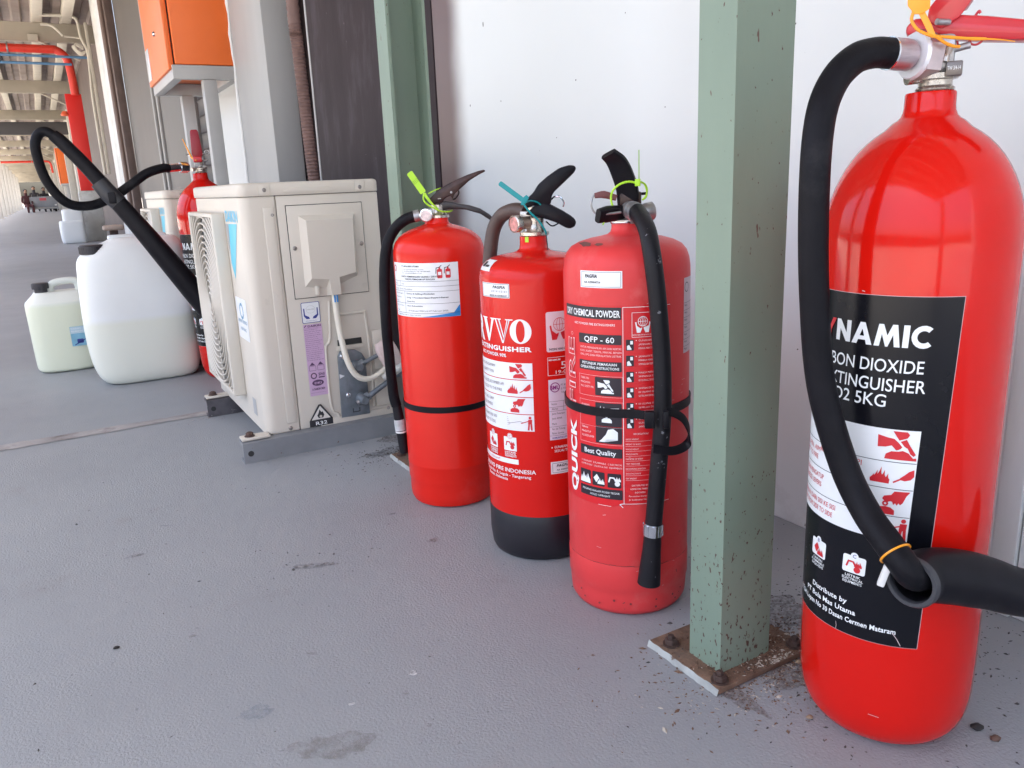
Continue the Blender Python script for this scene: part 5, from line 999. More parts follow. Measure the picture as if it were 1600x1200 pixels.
MB().tube([(0.0000, -0.022, 0.7030), (0.0100, -0.014, 0.7025)], 0.0028, 10, smooth=0).build('safety_pin', M['dull_steel'], e)
MB().tube([(0.0300, -0.004, 0.7060), (0.0330, -0.004, 0.7105), (0.0345, -0.004, 0.7085)], 0.0012, 6).build('spring_clip', M['red_handle'], e)
for x in (0.0230, 0.0330): MB().tube([(x-0.005, -0.006, 0.6870), (x-0.004, -0.006, 0.6835), (x, -0.006, 0.6822), (x+0.004, -0.006, 0.6840), (x+0.005, -0.006, 0.6865)], 0.0010, 6).build('spring_clip', M['red_handle'], e)
MB().prism([(-0.0270, 0.7500), (-0.0240, 0.7160), (-0.0180, 0.7085), (-0.0120, 0.7080), (-0.0060, 0.7120), (-0.0070, 0.7300), (-0.0080, 0.7500)], -0.0415, -0.0400, 0.0003).build('seal_tag', M['orange_plastic'], e)
MB().prism([(-0.0150, 0.7090), (-0.0100, 0.7100), (-0.0040, 0.6990), (0.0000, 0.6900), (-0.0020, 0.6870), (-0.0065, 0.6925)], -0.0405, -0.0390, 0.0003).build('seal_tag', M['orange_plastic'], e)
seal_cord([(-0.0190, -0.040, 0.7110), (-0.0200, -0.040, 0.7040), (-0.0150, -0.040, 0.6960), (-0.0060, -0.040, 0.6905), (0.0010, -0.038, 0.6880), (0.0080, -0.034, 0.6830), (0.0150, -0.030, 0.6800), (0.0200, -0.026, 0.6795)], 0.0012, 'seal_cord', M['orange_plastic'], e)
seal_cord([(-0.0040, -0.040, 0.6895), (0.0060, -0.036, 0.6880), (0.0180, -0.030, 0.6865), (0.0300, -0.026, 0.6850), (0.0400, -0.024, 0.6840)], 0.0012, 'seal_cord', M['orange_plastic'], e)
MB().tube([(0.0400, -0.024, 0.6840), (0.0520, -0.024, 0.6820), (0.0620, -0.024, 0.6795)], [0.0009, 0.0006, 0.0004], 6).build('seal_cord', M['orange_plastic'], e)
# far one behind the outdoor unit: hose looped, horn clipped up at its side
az2 = math.atan2(0.455, 2.69)
e, r, v = carbon_dioxide((0.462, 2.70, 0), -az2, 'red cylinder behind the beige outdoor unit with its black horn raised to the left')
co2_label(e, r, R(-24))
e.rotation_euler = (0, R(-1.6), -az2)
inv = Matrix.Rotation(az2, 4, 'Z') @ Matrix.Translation((-0.462, -2.70, 0))
W = lambda pts: [inv @ Vector(q) for q in pts]
MB().tube(W([(0.425, 2.68, 0.663), (0.402, 2.67, 0.664)]), 0.0165, 6, smooth=0).build('hose_nut', M['chrome'], e)
MB().tube(W([(0.402, 2.67, 0.664), (0.365, 2.65, 0.662)]), 0.0120, 18, smooth=0).build('ferrule', M['chrome'], e)
MB().tube(W([(0.366, 2.65, 0.663), (0.348, 2.64, 0.6635), (0.302, 2.63, 0.651), (0.255, 2.63, 0.622), (0.200, 2.635, 0.590), (0.138, 2.63, 0.571), (0.080, 2.62, 0.584), (0.042, 2.62, 0.647), (0.032, 2.62, 0.725), (0.042, 2.62, 0.764), (0.064, 2.615, 0.776), (0.088, 2.605, 0.758)]), 0.0132, 18).build('hose', M['black_rubber'], e)
MB().tube(W([(0.080, 2.60, 0.766), (0.100, 2.60, 0.743), (0.150, 2.595, 0.672), (0.182, 2.59, 0.618)]), [0.0165, 0.0185, 0.0195, 0.021], 20).build('horn_grip', M['black_plastic'], e)
MB().tube(W([(0.170, 2.59, 0.634), (0.190, 2.585, 0.600), (0.210, 2.58, 0.572)]), [0.024, 0.0255, 0.025], 20).build('horn_collar', mat('collar_black', (0.03, 0.03, 0.036), 0.4), e)
MB().box(-0.010, 0.010, -0.029, -0.022, -0.016, 0.016, 0.002).build('horn_clip', M['black_plastic'], e, loc=(inv @ Vector((0.198, 2.582, 0.588))))
MB().tube(W([(0.200, 2.582, 0.588), (0.240, 2.575, 0.522), (0.290, 2.57, 0.436), (0.365, 2.565, 0.305), (0.400, 2.56, 0.245)]), [0.0235, 0.0255, 0.0290, 0.0335, 0.0355], 24).build('horn', M['black_plastic'], e)
MB().prism([(-0.012, 0.690), (-0.015, 0.703), (-0.010, 0.768), (-0.006, 0.7735), (0.010, 0.7735), (0.014, 0.768), (0.0175, 0.703), (0.013, 0.690)], -0.004, 0.002, 0.002, M=Matrix.Translation((0, -0.010, 0))).build('squeeze_lever', mat('handle_dark_red', (0.30, 0.012, 0.025), 0.35), e)
MB().box(-0.013, 0.013, -0.045, 0.004, 0.676, 0.694, 0.004).build('carry_handle', M['red_handle'], e)
MB().tube([(-0.030, -0.012, 0.702), (0.020, -0.012, 0.702), (0.030, -0.012, 0.7045)], 0.0016, 8, smooth=2).build('safety_pin', M['dull_steel'], e)
MB().tube([(0.030+0.007*math.cos(t_/10*6.283), -0.012, 0.705+0.007*math.sin(t_/10*6.283)) for t_ in range(11)], 0.0013, 6, smooth=1).build('safety_pin', M['dull_steel'], e)
MB().tube([(-0.034, -0.012, 0.748), (-0.024, -0.020, 0.716), (-0.016, -0.030, 0.692), (-0.004, -0.046, 0.681)], [0.0012, 0.0022, 0.003, 0.0022], 8).build('seal_tag', M['orange_plastic'], e)

# ================================================================== OUTDOOR UNITS
def outdoor_unit(loc, label):
    ac = empty('air_conditioner', loc, 0, label, 'air conditioner', 'beige outdoor units on steel rails')
    be = M['ac_beige']; X0 = 0.514
    MB().box(-0.130, 0.148, 0.010, 0.550, 0.050, 0.574, 0.004).build('inner_case', M['ac_dark'], ac)
    def shell(x0, x1, y0, y1, rc_l, rc_r, o):
        pts = []
        for cx_, cy_, a0, rc in ((x1-rc_r, y0+rc_r, -90, rc_r), (x1-rc_r, y1-rc_r, 0, rc_r), (x0+rc_l, y1-rc_l, 90, rc_l), (x0+rc_l, y0+rc_l, 180, rc_l)):
            for k in range(7): a = R(a0+15*k); pts.append((cx_+(rc-o)*math.cos(a), cy_+(rc-o)*math.sin(a)))
        return pts
    MB().loft([[(x, y, z) for x, y in shell(-0.154, -0.0782, 0.0, 0.560, 0.024, 0.0030, o)] for z, o in ((0.046, 0.0025), (0.0485, 0.0), (0.568, 0.0), (0.5705, 0.0015))]).build('front_panel', be, ac, ang=30)
    MB().box(-0.0768, 0.154, 0.0008, 0.560, 0.046, 0.5705, 0.0025, 3).build('side_panel', be, ac)
    lid = MB().loft([[(x, y, z) for x, y in shell(-0.1570, 0.1570, -0.003, 0.563, 0.024, 0.014, o)] for z, o in ((0.5715, 0.001), (0.5730, 0.0), (0.5920, 0.0), (0.5955, 0.0012), (0.5980, 0.0042), (0.5990, 0.0085))]).build('lid', be, ac, ang=50)
    MB().prism([(-0.060, 0.5790), (-0.045, 0.5865), (0.040, 0.5865), (0.055, 0.5790), (0.045, 0.5755), (-0.050, 0.5755)], -0.0048, -0.0028, 0.0008).build('lid_ridge', be, lid)
    MB().box(-0.132, 0.132, 0.010, 0.548, 0.031, 0.0462, 0.003).build('base_pan', be, ac)
    MB().prism([(-0.030, 0.046), (-0.022, 0.033), (0.075, 0.030), (0.085, 0.038), (0.150, 0.038), (0.154, 0.048), (0.154, 0.062), (-0.030, 0.062)], -0.0022, 0.0006, 0.0008).build('side_skirt', be, ac)
    MB().box(-0.1065, -0.0835, -0.0022, 0.001, 0.066, 0.548, 0.0018, 3).build('rib', be, ac)
    pl = MB().box(-0.0572, 0.1130, -0.0035, 0.0, 0.3470, 0.5484, 0.0012).build('terminal_plate', be, ac)
    MB().box(-0.0586, 0.1144, -0.0006, 0.0004, 0.3456, 0.5498).build('plate_gap', M['ac_dark'], pl)
    cov = MB(); base = [(-0.034, 0.3700), (0.014, 0.3640), (0.014, 0.347), (0.046, 0.347), (0.046, 0.3700), (0.090, 0.3860), (0.0945, 0.5260), (-0.034, 0.5270)]
    top = [(-0.022, 0.3900), (0.018, 0.3850), (0.020, 0.3490), (0.041, 0.3490), (0.041, 0.3880), (0.080, 0.3960), (0.0830, 0.5150), (-0.022, 0.5155)]
    cov.loft([[(x, -0.0030, z) for x, z in base], [(x*0.35+u*0.65, -0.014, z*0.35+w_*0.65) for (x, z), (u, w_) in zip(base, top)], [(x, -0.0225, z) for x, z in top]]).build('terminal_cover', be, pl, ang=25)
    MB().box(-0.013, -0.003, -0.012, -0.002, 0.350, 0.372, 0.003, 3).build('cover_tab', be, pl)
    sm = mat('screw_steel', (0.32, 0.29, 0.27), 0.4, metal=0.7)
    def screw(x, z, parent, y=0.0, r_=0.0055):
        MB().lathe([(r_, 0), (r_, 0.0012), (r_*0.7, 0.0022), (r_*0.25, 0.0023), (r_*0.2, 0.0012), (0, 0.0012)], 14, M=Matrix.Translation((x, y, z)) @ Matrix.Rotation(R(90), 4, 'X')).build('screw', sm, parent)
    for x, z in ((-0.0995, 0.5837), (0.1122, 0.5821)):
        screw(x, z, lid, -0.003, 0.0045)
        MB().box(x-0.012, x+0.012, -0.0042, -0.0030, 0.574, 0.596, 0.001).build('screw_pad', be, lid)
    for x, z in ((-0.0476, 0.4574), (0.1052, 0.4573)): screw(x, z, pl, -0.0035, 0.0050)
    for x, z in ((-0.0879, 0.5311), (-0.1000, 0.0545), (0.1380, 0.0600)): screw(x, z, ac, 0.0, 0.0048)
    # raised frames pressed into the side panel
    MB().tube([(0.028, 0.000, 0.300), (0.092, 0.000, 0.300), (0.100, 0.0, 0.292), (0.104, 0.0, 0.20), (0.104, 0.0, 0.07)], 0.0032, 8, smooth=2).build('pressed_rib', be, ac)
    MB().tube([(0.018, 0.000, 0.334), (0.012, 0.0, 0.25), (0.004, 0.0, 0.235), (-0.001, 0.0, 0.22), (-0.001, 0.0, 0.09), (0.012, 0, 0.070), (0.016, 0, 0.058)], 0.0032, 8, smooth=3).build('pressed_rib', be, ac)
    MB().box(0.108, 0.150, -0.0035, 0.001, 0.070, 0.150, 0.003, 2).build('pressed_pad', be, ac)
    MB().box(0.112, 0.152, -0.0030, 0.001, 0.160, 0.255, 0.003, 2).build('pressed_pad', be, ac)
    MB().box(0.028, 0.086, -0.0012, 0.0002, 0.2280, 0.2420, 0.0006).build('cable_slot', M['ac_dark'], ac)
    MB().box(0.024, 0.090, -0.0028, 0.0, 0.2170, 0.2275, 0.001).build('slot_lip', be, ac)
    # stop valves
    vp_ = MB().prism([(0.020, 0.058), (0.090, 0.056), (0.090, 0.190), (0.082, 0.205), (0.066, 0.216), (0.030, 0.216), (0.024, 0.205)], -0.0055, -0.0012, 0.0012).build('valve_plate', M['valve_grey'], ac)
    Ink().rect(0.048, 0.066, 0.050, 0.076).rect(0.048, 0.066, 0.066, 0.068).rect(0.064, 0.066, 0.066, 0.076).plane('printed_mark', M['ink_black'], vp_, (0, -0.0057, 0), (1, 0, 0), (0, 0, 1))
    Ink().poly([(0.024, 0.152), (0.036, 0.157), (0.024, 0.163)]).plane('printed_arrow', M['label_white'], vp_, (0, -0.0057, 0), (1, 0, 0), (0, 0, 1))
    for k, (x, z) in enumerate(((0.064, 0.178), (0.070, 0.098))):
        va = MB().lathe([(0.012, 0), (0.014, 0.004), (0.014, 0.014), (0.011, 0.018), (0.011, 0.030), (0.0085, 0.034), (0, 0.034)], 20, M=Matrix.Translation((x, -0.004, z)) @ Matrix.Rotation(R(90), 4, 'X')).build('stop_valve', M['valve_grey'], ac)
        MB().tube([(x, -0.018, z), (x+0.016, -0.020, z+0.007)], 0.011, 6, smooth=0).build('flare_nut', M['valve_grey'], va)
        MB().tube([(x, -0.018, z), (x-0.014, -0.018, z-0.008)], 0.006, 10, smooth=0).build('service_port', M['dull_steel'], va)
        MB().lathe([(0, 0), (0.006, 0), (0.006, 0.003), (0.002, 0.005), (0, 0.005)], 14, M=Matrix.Translation((x-0.030, -0.0055, z+0.026-0.014*k)) @ Matrix.Rotation(R(90), 4, 'X')).build('plate_screw', M['chrome'], va)
    MB().tube([(0.079, -0.024, 0.185), (0.100, -0.026, 0.194), (0.124, -0.027, 0.203), (0.150, -0.024, 0.214)], 0.0052, 12).build('copper_pipe', M['valve_grey'], ac)
    MB().tube([(0.085, -0.024, 0.104), (0.110, -0.026, 0.119), (0.140, -0.028, 0.136), (0.175, -0.024, 0.156)], 0.0065, 12).build('copper_pipe', M['valve_grey'], ac)
    MB().tube([(0.122, -0.030, 0.232), (0.128, -0.034, 0.220), (0.138, -0.036, 0.196), (0.146, -0.036, 0.172)], [0.7, 1.0, 1.05, 0.9], 16, smooth=5, flat=(0.0125, 0.0235, (0, 1, 0))).build('pipe_wrap', M['wrap_pink'], ac)
    MB().tube([(0.118, -0.030, 0.146), (0.136, -0.033, 0.156), (0.156, -0.033, 0.166), (0.182, -0.028, 0.180)], [0.011, 0.0150, 0.0155, 0.013], 14).build('pipe_foam', M['foam_white'], ac)
    MB().tube([(0.0290, -0.010, 0.350), (0.0285, -0.012, 0.325), (0.0292, -0.018, 0.277), (0.0330, -0.030, 0.220), (0.0400, -0.037, 0.186), (0.0530, -0.040, 0.162), (0.0710, -0.041, 0.151), (0.0930, -0.040, 0.151), (0.1150, -0.037, 0.160), (0.1360, -0.034, 0.172)], 0.0068, 14).build('power_cable', M['cable_cream'], ac)
    MB().tube([(0.0325, -0.0165, 0.348), (0.0325, -0.0170, 0.332)], 0.0020, 8, smooth=0).build('wire', M['ink_blue'], ac)
    MB().tube([(0.0270, -0.0165, 0.348), (0.0270, -0.0172, 0.332)], 0.0020, 8, smooth=0).build('wire', M['ink_blue'], ac)
    # stickers on the side
    Y = -0.0004; P = dict(ux=(1, 0, 0), uz=(0, 0, 1))
    s1 = Ink().rrect(-0.0475, 0.2895, -0.0055, 0.3365, 0.003).plane('safety_sticker', M['ink_navy'], ac, (0, Y, 0), **P)
    Ink().rrect(-0.0462, 0.2908, -0.0068, 0.3352, 0.0025).plane('sticker_face', M['label_white'], s1, (0, Y-0.0002, 0), **P)
    k = Ink()
    for f in (-1, 1): k.poly([(-0.0265+f*0.0165, 0.3230), (-0.0265+f*0.0140, 0.3230), (-0.0265+f*0.0135, 0.3080), (-0.0265+f*0.005, 0.3035), (-0.0265+f*0.003, 0.2990), (-0.0265+f*0.011, 0.2990), (-0.0265+f*0.0165, 0.3060)])
    k.text('NON PCB & NON CFC', -0.0265, 0.2935, 0.0018, 'C', width=0.026); k.wrap
    k.plane('emblem', M['ink_navy'], s1, (0, Y-0.0004, 0), **P)
    k = Ink().ring(-0.0265, 0.3200, 0.0085, 0.0004, 20, sx=1.2).text('HALON', -0.0265, 0.3185, 0.0034, 'C', width=0.016).line([(-0.036, 0.3200), (-0.017, 0.3200)], 0.0003); k.plane('globe', M['grey_paint'], s1, (0, Y-0.0004, 0), **P)
    s2 = Ink().rect(-0.0470, 0.1200, -0.0048, 0.2862).plane('rating_label', M['ac_pink'], ac, (0, Y, 0), **P)
    k = Ink().text('DAIKIN', -0.0370, 0.2800, 0.0045, bold=0.04, width=0.0300).poly([(-0.0460, 0.2800), (-0.0440, 0.2800), (-0.0390, 0.2850), (-0.0425, 0.2850)])
    k.line([(-0.0465, 0.2775), (-0.0055, 0.2775)], 0.0003); k.line([(-0.0465, 0.1270), (-0.0055, 0.1270)], 0.0003)
    for q in range(17): k.text(('Model RC20AGV14', 'Power supply 1-phase 220V 50Hz', 'Rated input 1.2 kW', 'Refrigerant R32', 'Sound level 45 dB', 'Max current 6.5 A')[q % 6], -0.0455, 0.2735-0.0044*q, 0.0017, width=(0.030, 0.038, 0.034, 0.036, 0.028)[q % 5])
    for x in (-0.0430, -0.0240): k.frame(x, 0.1795, x+0.0150, 0.1900, 0.0007); k.poly([(x+0.001, 0.1915), (x+0.014, 0.1915), (x+0.0075, 0.1990)]); 
    k.ring(-0.0345, 0.1670, 0.0060, 0.0026, 16); k.text('SNI', -0.0235, 0.1665, 0.0066, bold=0.03, width=0.0140); k.rect(-0.0235, 0.1610, -0.0095, 0.1640)
    k.disc(-0.0265, 0.1500, 0.0072, 20, sx=1.9); k.text('A DAIKIN 2024', -0.0265, 0.1335, 0.0046, 'C', bold=0.06, width=0.0300)
    k.plane('lettering', mat('ink_plum', (0.11, 0.05, 0.12), 0.5), s2, (0, Y-0.0003, 0), **P)
    Ink().text('DKI', -0.0265, 0.1475, 0.0050, 'C', bold=0.03, width=0.016).plane('lettering', M['ac_pink'], s2, (0, Y-0.0006, 0), **P)
    s3 = Ink().poly([(-0.0560, 0.0480), (-0.0010, 0.0480), (-0.0010, 0.0620), (-0.0255, 0.0990), (-0.0315, 0.0990), (-0.0560, 0.0620)]).plane('warning_sticker', M['ink_black'], ac, (0, Y-0.0022, 0), **P)
    Ink().poly([(-0.0510, 0.0638), (-0.0060, 0.0638), (-0.0285, 0.0955)]).plane('sticker_face', mat('sticker_cream', (0.76, 0.72, 0.66), 0.4), s3, (0, Y-0.0025, 0), **P)
    k = Ink().poly([(-0.0340, 0.0668), (-0.0370, 0.0730), (-0.0335, 0.0790), (-0.0305, 0.0870), (-0.0265, 0.0800), (-0.0240, 0.0820), (-0.0205, 0.0735), (-0.0235, 0.0668)]); k.plane('flame_mark', M['ink_black'], s3, (0, Y-0.0028, 0), **P)
    Ink().disc(-0.0288, 0.0705, 0.0032, 12).plane('flame_heart', M['ac_beige'], s3, (0, Y-0.0030, 0), **P)
    Ink().text('R32', -0.0285, 0.0508, 0.0085, 'C', bold=0.02, width=0.0270).plane('lettering', M['ink_white'], s3, (0, Y-0.0025, 0), **P)
    # print on the front face (seen edge on)
    F = dict(ux=(0, -1, 0), uz=(0, 0, 1)); XF = -0.1546
    Ink().text('DAIKIN', -0.160, 0.5190, 0.0240, 'L', bold=0.03, width=0.128).plane('lettering', mat('ink_sky', (0.12, 0.55, 0.78), 0.4), ac, (XF, 0, 0), **F)
    Ink().poly([(-0.135, 0.513), (-0.045, 0.515), (-0.130, 0.390), (-0.155, 0.425)]).plane('blue_stripe', mat('ink_cyan', (0.10, 0.55, 0.72), 0.4), ac, (XF, 0, 0), **F)
    Ink().poly([(-0.172, 0.513), (-0.137, 0.513), (-0.160, 0.440)]).plane('dark_stripe', M['grey_paint'], ac, (XF, 0, 0), **F)
    s4 = Ink().rrect(-0.164, 0.252, -0.054, 0.348, 0.004).plane('energy_label', M['label_white'], ac, (XF, 0, 0), **F)
    Ink().ring(-0.109, 0.318, 0.016, 0.006).text('HEMAT ENERGI', -0.109, 0.290, 0.008, 'C', width=0.09).text('4 BINTANG', -0.109, 0.272, 0.008, 'C', width=0.06).plane('lettering', mat('ink_steelblue', (0.12, 0.3, 0.45), 0.5), s4, (XF-0.0003, 0, 0), **F)
    s5 = Ink().rect(-0.110, 0.075, -0.075, 0.115).plane('small_sticker', M['grey_paint'], ac, (XF, 0, 0), **F)
    # fan grille: frame box with rings and spokes
    fr = MB()
    ya, yb, za, zb, xa, xb = 0.175, 0.506, 0.105, 0.537, -0.184, -0.153
    for dims in ((xa, xb, ya, ya+0.010, za, zb), (xa, xb, yb-0.010, yb, za, zb)): fr.box(*dims, 0.004, 3)
    for dims in ((xa+0.0005, xb, ya+0.008, yb-0.008, za+0.0005, za+0.010), (xa+0.0005, xb, ya+0.008, yb-0.008, zb-0.010, zb-0.0005)): fr.box(*dims, 0.003, 2)
    gr = fr.build('fan_grille', be, ac)
    MB().box(-0.1552, -0.1545, ya+0.012, yb-0.012, za+0.012, zb-0.012).build('fan_opening', mat('fan_shadow', (0.10, 0.10, 0.10), 0.7), gr)
    cy_, cz = (ya+yb)/2, (za+zb)/2
    for q in range(16):
        rr_ = 0.020+0.0155*q; segs = []; cur = []
        for t in range(97):
            a = 2*math.pi*t/96; y, z = cy_+rr_*math.cos(a), cz+rr_*math.sin(a)
            if ya+0.008 < y < yb-0.008 and za+0.008 < z < zb-0.008: cur.append((xa+0.007, y, z))
            else:
                if len(cur) > 2: segs.append(cur)
                cur = []
        if len(cur) > 2: segs.append(cur)
        b = MB()
        for s_ in segs: b.tube(s_, 1.0, 6, smooth=0, flat=(0.0060, 0.0022, (1, 0, 0)))
        b.build('ring', be, gr)
    for q in range(16):
        a = 2*math.pi*q/16; L_ = 1.0
        while not (ya+0.008 < cy_+0.26*L_*math.cos(a) < yb-0.008 and za+0.008 < cz+0.26*L_*math.sin(a) < zb-0.008): L_ -= 0.02
        MB().tube([(xa+0.010, cy_+0.02*math.cos(a), cz+0.02*math.sin(a)), (xa+0.010, cy_+0.26*L_*math.cos(a), cz+0.26*L_*math.sin(a))], 0.0022, 6, smooth=0).build('spoke', be, gr)
    for y in (-0.018, 0.430):
        f = MB().box(-0.212, -0.150, y, y+0.034, 0.0475, 0.0535, 0.002).build('foot', be, ac)
        MB().lathe([(0.0115, 0.0536), (0.0115, 0.0550), (0.0085, 0.0552), (0.0085, 0.0610), (0.005, 0.0635), (0, 0.0635)], 14, M=Matrix.Translation((-0.192, y+0.017, 0))).build('bolt', M['rust_dark'], f)
    return ac
ac = outdoor_unit((0.514, 1.770, 0), 'beige outdoor unit with a raised terminal cover and flammable warning sticker, nearest of two')
ac2 = copy_tree(ac); ac2.location = (0.514, 2.950, 0); ac2['label'] = 'second beige outdoor unit, mostly hidden behind the red cylinder and white drum'
def rail(y, m, label):
    e = empty('steel_rail', (0.48, y, 0), 0, label, 'rail', 'steel rails under the outdoor units')
    MB().loft([[(-0.180, a, b_) for a, b_ in ((-0.018, 0.0), (0.020, 0.0), (0.020, 0.005), (-0.013, 0.005), (-0.013, 0.041), (0.020, 0.041), (0.020, 0.046), (-0.018, 0.046))], [(0.190, a, b_) for a, b_ in ((-0.018, 0.0), (0.020, 0.0), (0.020, 0.005), (-0.013, 0.005), (-0.013, 0.041), (0.020, 0.041), (0.020, 0.046), (-0.018, 0.046))]]).build('channel', m, e, ang=20)
    MB().lathe([(0.0065, 0), (0.0065, 0.0006), (0, 0.0006)], 14, M=Matrix.Translation((-0.165, -0.0181, 0.022)) @ Matrix.Rotation(R(90), 4, 'X')).build('bolt_hole', M['ac_dark'], e)
    return e
rm = mat('rail_grey', (0.22, 0.228, 0.24), 0.55, var=0.12, vscale=15, spots=(0.13, 0.07, 0.05), spot_scale=45, spot_amt=0.05)
rm2 = mat('rail_dark', (0.12, 0.11, 0.12), 0.4, metal=0.5, var=0.5, vscale=18, spots=(0.4, 0.38, 0.36), spot_scale=40, spot_amt=0.08)
rail(1.758, rm, 'grey rust-spotted steel rail under the near end of the nearest outdoor unit')
rail(2.208, rm2, 'dark worn steel rail under the far end of the nearest outdoor unit')
rail(2.938, rm2, 'steel rail under the near end of the second outdoor unit')

# ================================================================== JERRY CANS
def jug_mat(name, top, low, zl):
    m = mat(name, top, 0.40, var=0.03, vscale=6, bump=0.0008, bscale=10)
    N = m.node_tree.nodes; L = m.node_tree.links; b = N['Principled BSDF']; src = b.inputs['Base Color'].links[0].from_socket
    tc = N.new('ShaderNodeTexCoord'); sp = N.new('ShaderNodeSeparateXYZ'); L.new(tc.outputs['Object'], sp.inputs[0])
    mr = N.new('ShaderNodeMapRange'); mr.inputs[1].default_value = zl+0.010; mr.inputs[2].default_value = zl-0.008; L.new(sp.outputs['Z'], mr.inputs[0])
    mx = N.new('ShaderNodeMix'); mx.data_type = 'RGBA'; L.new(mr.outputs[0], mx.inputs[0]); L.new(src, mx.inputs[6]); mx.inputs[7].default_value = (*low, 1); L.new(mx.outputs[2], b.inputs['Base Color'])
    b.inputs['Transmission Weight'].default_value = 0.0
    return m
def section(x0, x1, y0, y1, z, e=4.0, n=48):
    out = []
    for k in range(n):
        a = 2*math.pi*k/n; c, s = math.cos(a), math.sin(a)
        out.append(((x0+x1)/2+(x1-x0)/2*math.copysign(abs(c)**(2/e), c), (y0+y1)/2+(y1-y0)/2*math.copysign(abs(s)**(2/e), s), z))
    return out
def smooth_rows(rows, n=5):
    P = catmull([(r_[0], r_[1], r_[2]) for r_ in rows], n); Q = catmull([(r_[3], r_[4], 0) for r_ in rows], n)
    return [(p_.x, p_.y, p_.z, q.x, q.y) for p_, q in zip(P, Q)]
black_cap = mat('cap_dark', (0.035, 0.032, 0.038), 0.5, var=0.2, vscale=30)
j = empty('jerry_can', (0.215, 2.838, 0), 0, 'large white plastic jerry can half filled, leaning black horn in front of it', 'jerry can', 'white plastic jerry cans')
rows = [(-0.095, 0.130, 0.0, -0.060, 0.060), (-0.120, 0.152, 0.008, -0.074, 0.074), (-0.139, 0.165, 0.032, -0.085, 0.085), (-0.152, 0.172, 0.080, -0.089, 0.089), (-0.158, 0.174, 0.162, -0.090, 0.090), (-0.157, 0.174, 0.260, -0.090, 0.090), (-0.152, 0.172, 0.350, -0.090, 0.090), (-0.144, 0.170, 0.398, -0.088, 0.088), (-0.110, 0.166, 0.428, -0.084, 0.084), (-0.062, 0.155, 0.4475, -0.074, 0.074), (-0.040, 0.138, 0.4585, -0.058, 0.058), (0.0, 0.090, 0.4605, -0.030, 0.030)]
MB().loft([section(a, b_, c, d, z, 4.0) for a, b_, z, c, d in smooth_rows(rows)]).build('can_body', jug_mat('jug_white_filled', (0.84, 0.845, 0.83), (0.80, 0.80, 0.70), 0.205), j, ang=60)
MB().box(-0.05, 0.12, -0.02, 0.02, 0.452, 0.468, 0.007, 3).build('handle', mat('jug_handle', (0.76, 0.79, 0.80), 0.45), j)
cp = MB().lathe([(0.034, 0.416), (0.036, 0.418), (0.036, 0.440), (0.033, 0.4435), (0, 0.4435)], 36, M=Matrix.Translation((-0.100, -0.04, 0))).build('cap', black_cap, j)
for q in range(30):
    a = 2*math.pi*q/30; MB().box(0.0355, 0.0370, -0.0012, 0.0012, 0.419, 0.439).build('cap_rib', black_cap, cp, loc=(-0.100, -0.04, 0)).rotation_euler = (0, 0, a)
j = empty('jerry_can', (0.0, 3.20, 0), 0, 'small translucent yellowish jerry can with a black cap and blue label', 'jerry can', 'white plastic jerry cans')
rows = [(-0.078, 0.088, 0.0, -0.060, 0.060), (-0.092, 0.102, 0.006, -0.074, 0.074), (-0.098, 0.108, 0.020, -0.078, 0.078), (-0.100, 0.110, 0.060, -0.079, 0.079), (-0.102, 0.111, 0.16, -0.080, 0.080), (-0.103, 0.111, 0.232, -0.080, 0.080), (-0.096, 0.106, 0.247, -0.074, 0.074), (-0.076, 0.090, 0.268, -0.052, 0.052), (-0.070, 0.080, 0.276, -0.040, 0.040)]
MB().loft([section(a, b_, c, d, z, 3.0) for a, b_, z, c, d in smooth_rows(rows)]).build('can_body', jug_mat('jug_yellow_filled', (0.82, 0.83, 0.76), (0.76, 0.78, 0.61), 0.236), j, ang=60)
MB().tube([(-0.020, 0, 0.268), (-0.016, 0, 0.292), (-0.002, 0, 0.304), (0.030, 0, 0.3085), (0.060, 0, 0.3060), (0.070, 0, 0.292), (0.072, 0, 0.262)], [0.0135, 0.0120, 0.0120, 0.0120, 0.0120, 0.0125, 0.014], 14).build('handle', mat('jug_handle_pale', (0.73, 0.76, 0.70), 0.45), j)
MB().lathe([(0.020, 0.262), (0.020, 0.288), (0.0255, 0.2885), (0.0265, 0.290), (0.0265, 0.3055), (0.024, 0.3080), (0, 0.3080)], 32, M=Matrix.Translation((-0.046, -0.01, 0))).build('cap', black_cap, j)
lb = Ink().rect(0.019, 0.088, 0.080, 0.156).plane('label', mat('label_blue', (0.22, 0.46, 0.60), 0.4, var=0.1, vscale=60), j, (0, -0.0815, 0), (1, 0, 0), (0, 0, 1))
Ink().text('CAIRAN', 0.022, 0.146, 0.006, width=0.03).text('PEMBERSIH', 0.022, 0.137, 0.005, width=0.035).line([(0.020, 0.133), (0.079, 0.133)], 0.001).plane('lettering', M['ink_white'], lb, (0, -0.0818, 0), (1, 0, 0), (0, 0, 1))
Ink().rrect(0.036, 0.097, 0.056, 0.112, 0.003).line([(0.028, 0.092), (0.074, 0.116)], 0.003).plane('printed_shape', M['ink_navy'], lb, (0, -0.0818, 0), (1, 0, 0), (0, 0, 1))
Ink().rect(0.020, 0.134, 0.079, 0.155).plane('label_band', mat('label_pale_blue', (0.50, 0.64, 0.72), 0.4), lb, (0, -0.0816, 0), (1, 0, 0), (0, 0, 1))
j = empty('jerry_can', (0.34, 12.7, 0), 0, 'pale blue-white drum standing far off before the red hydrant guard', 'jerry can', 'white plastic jerry cans')
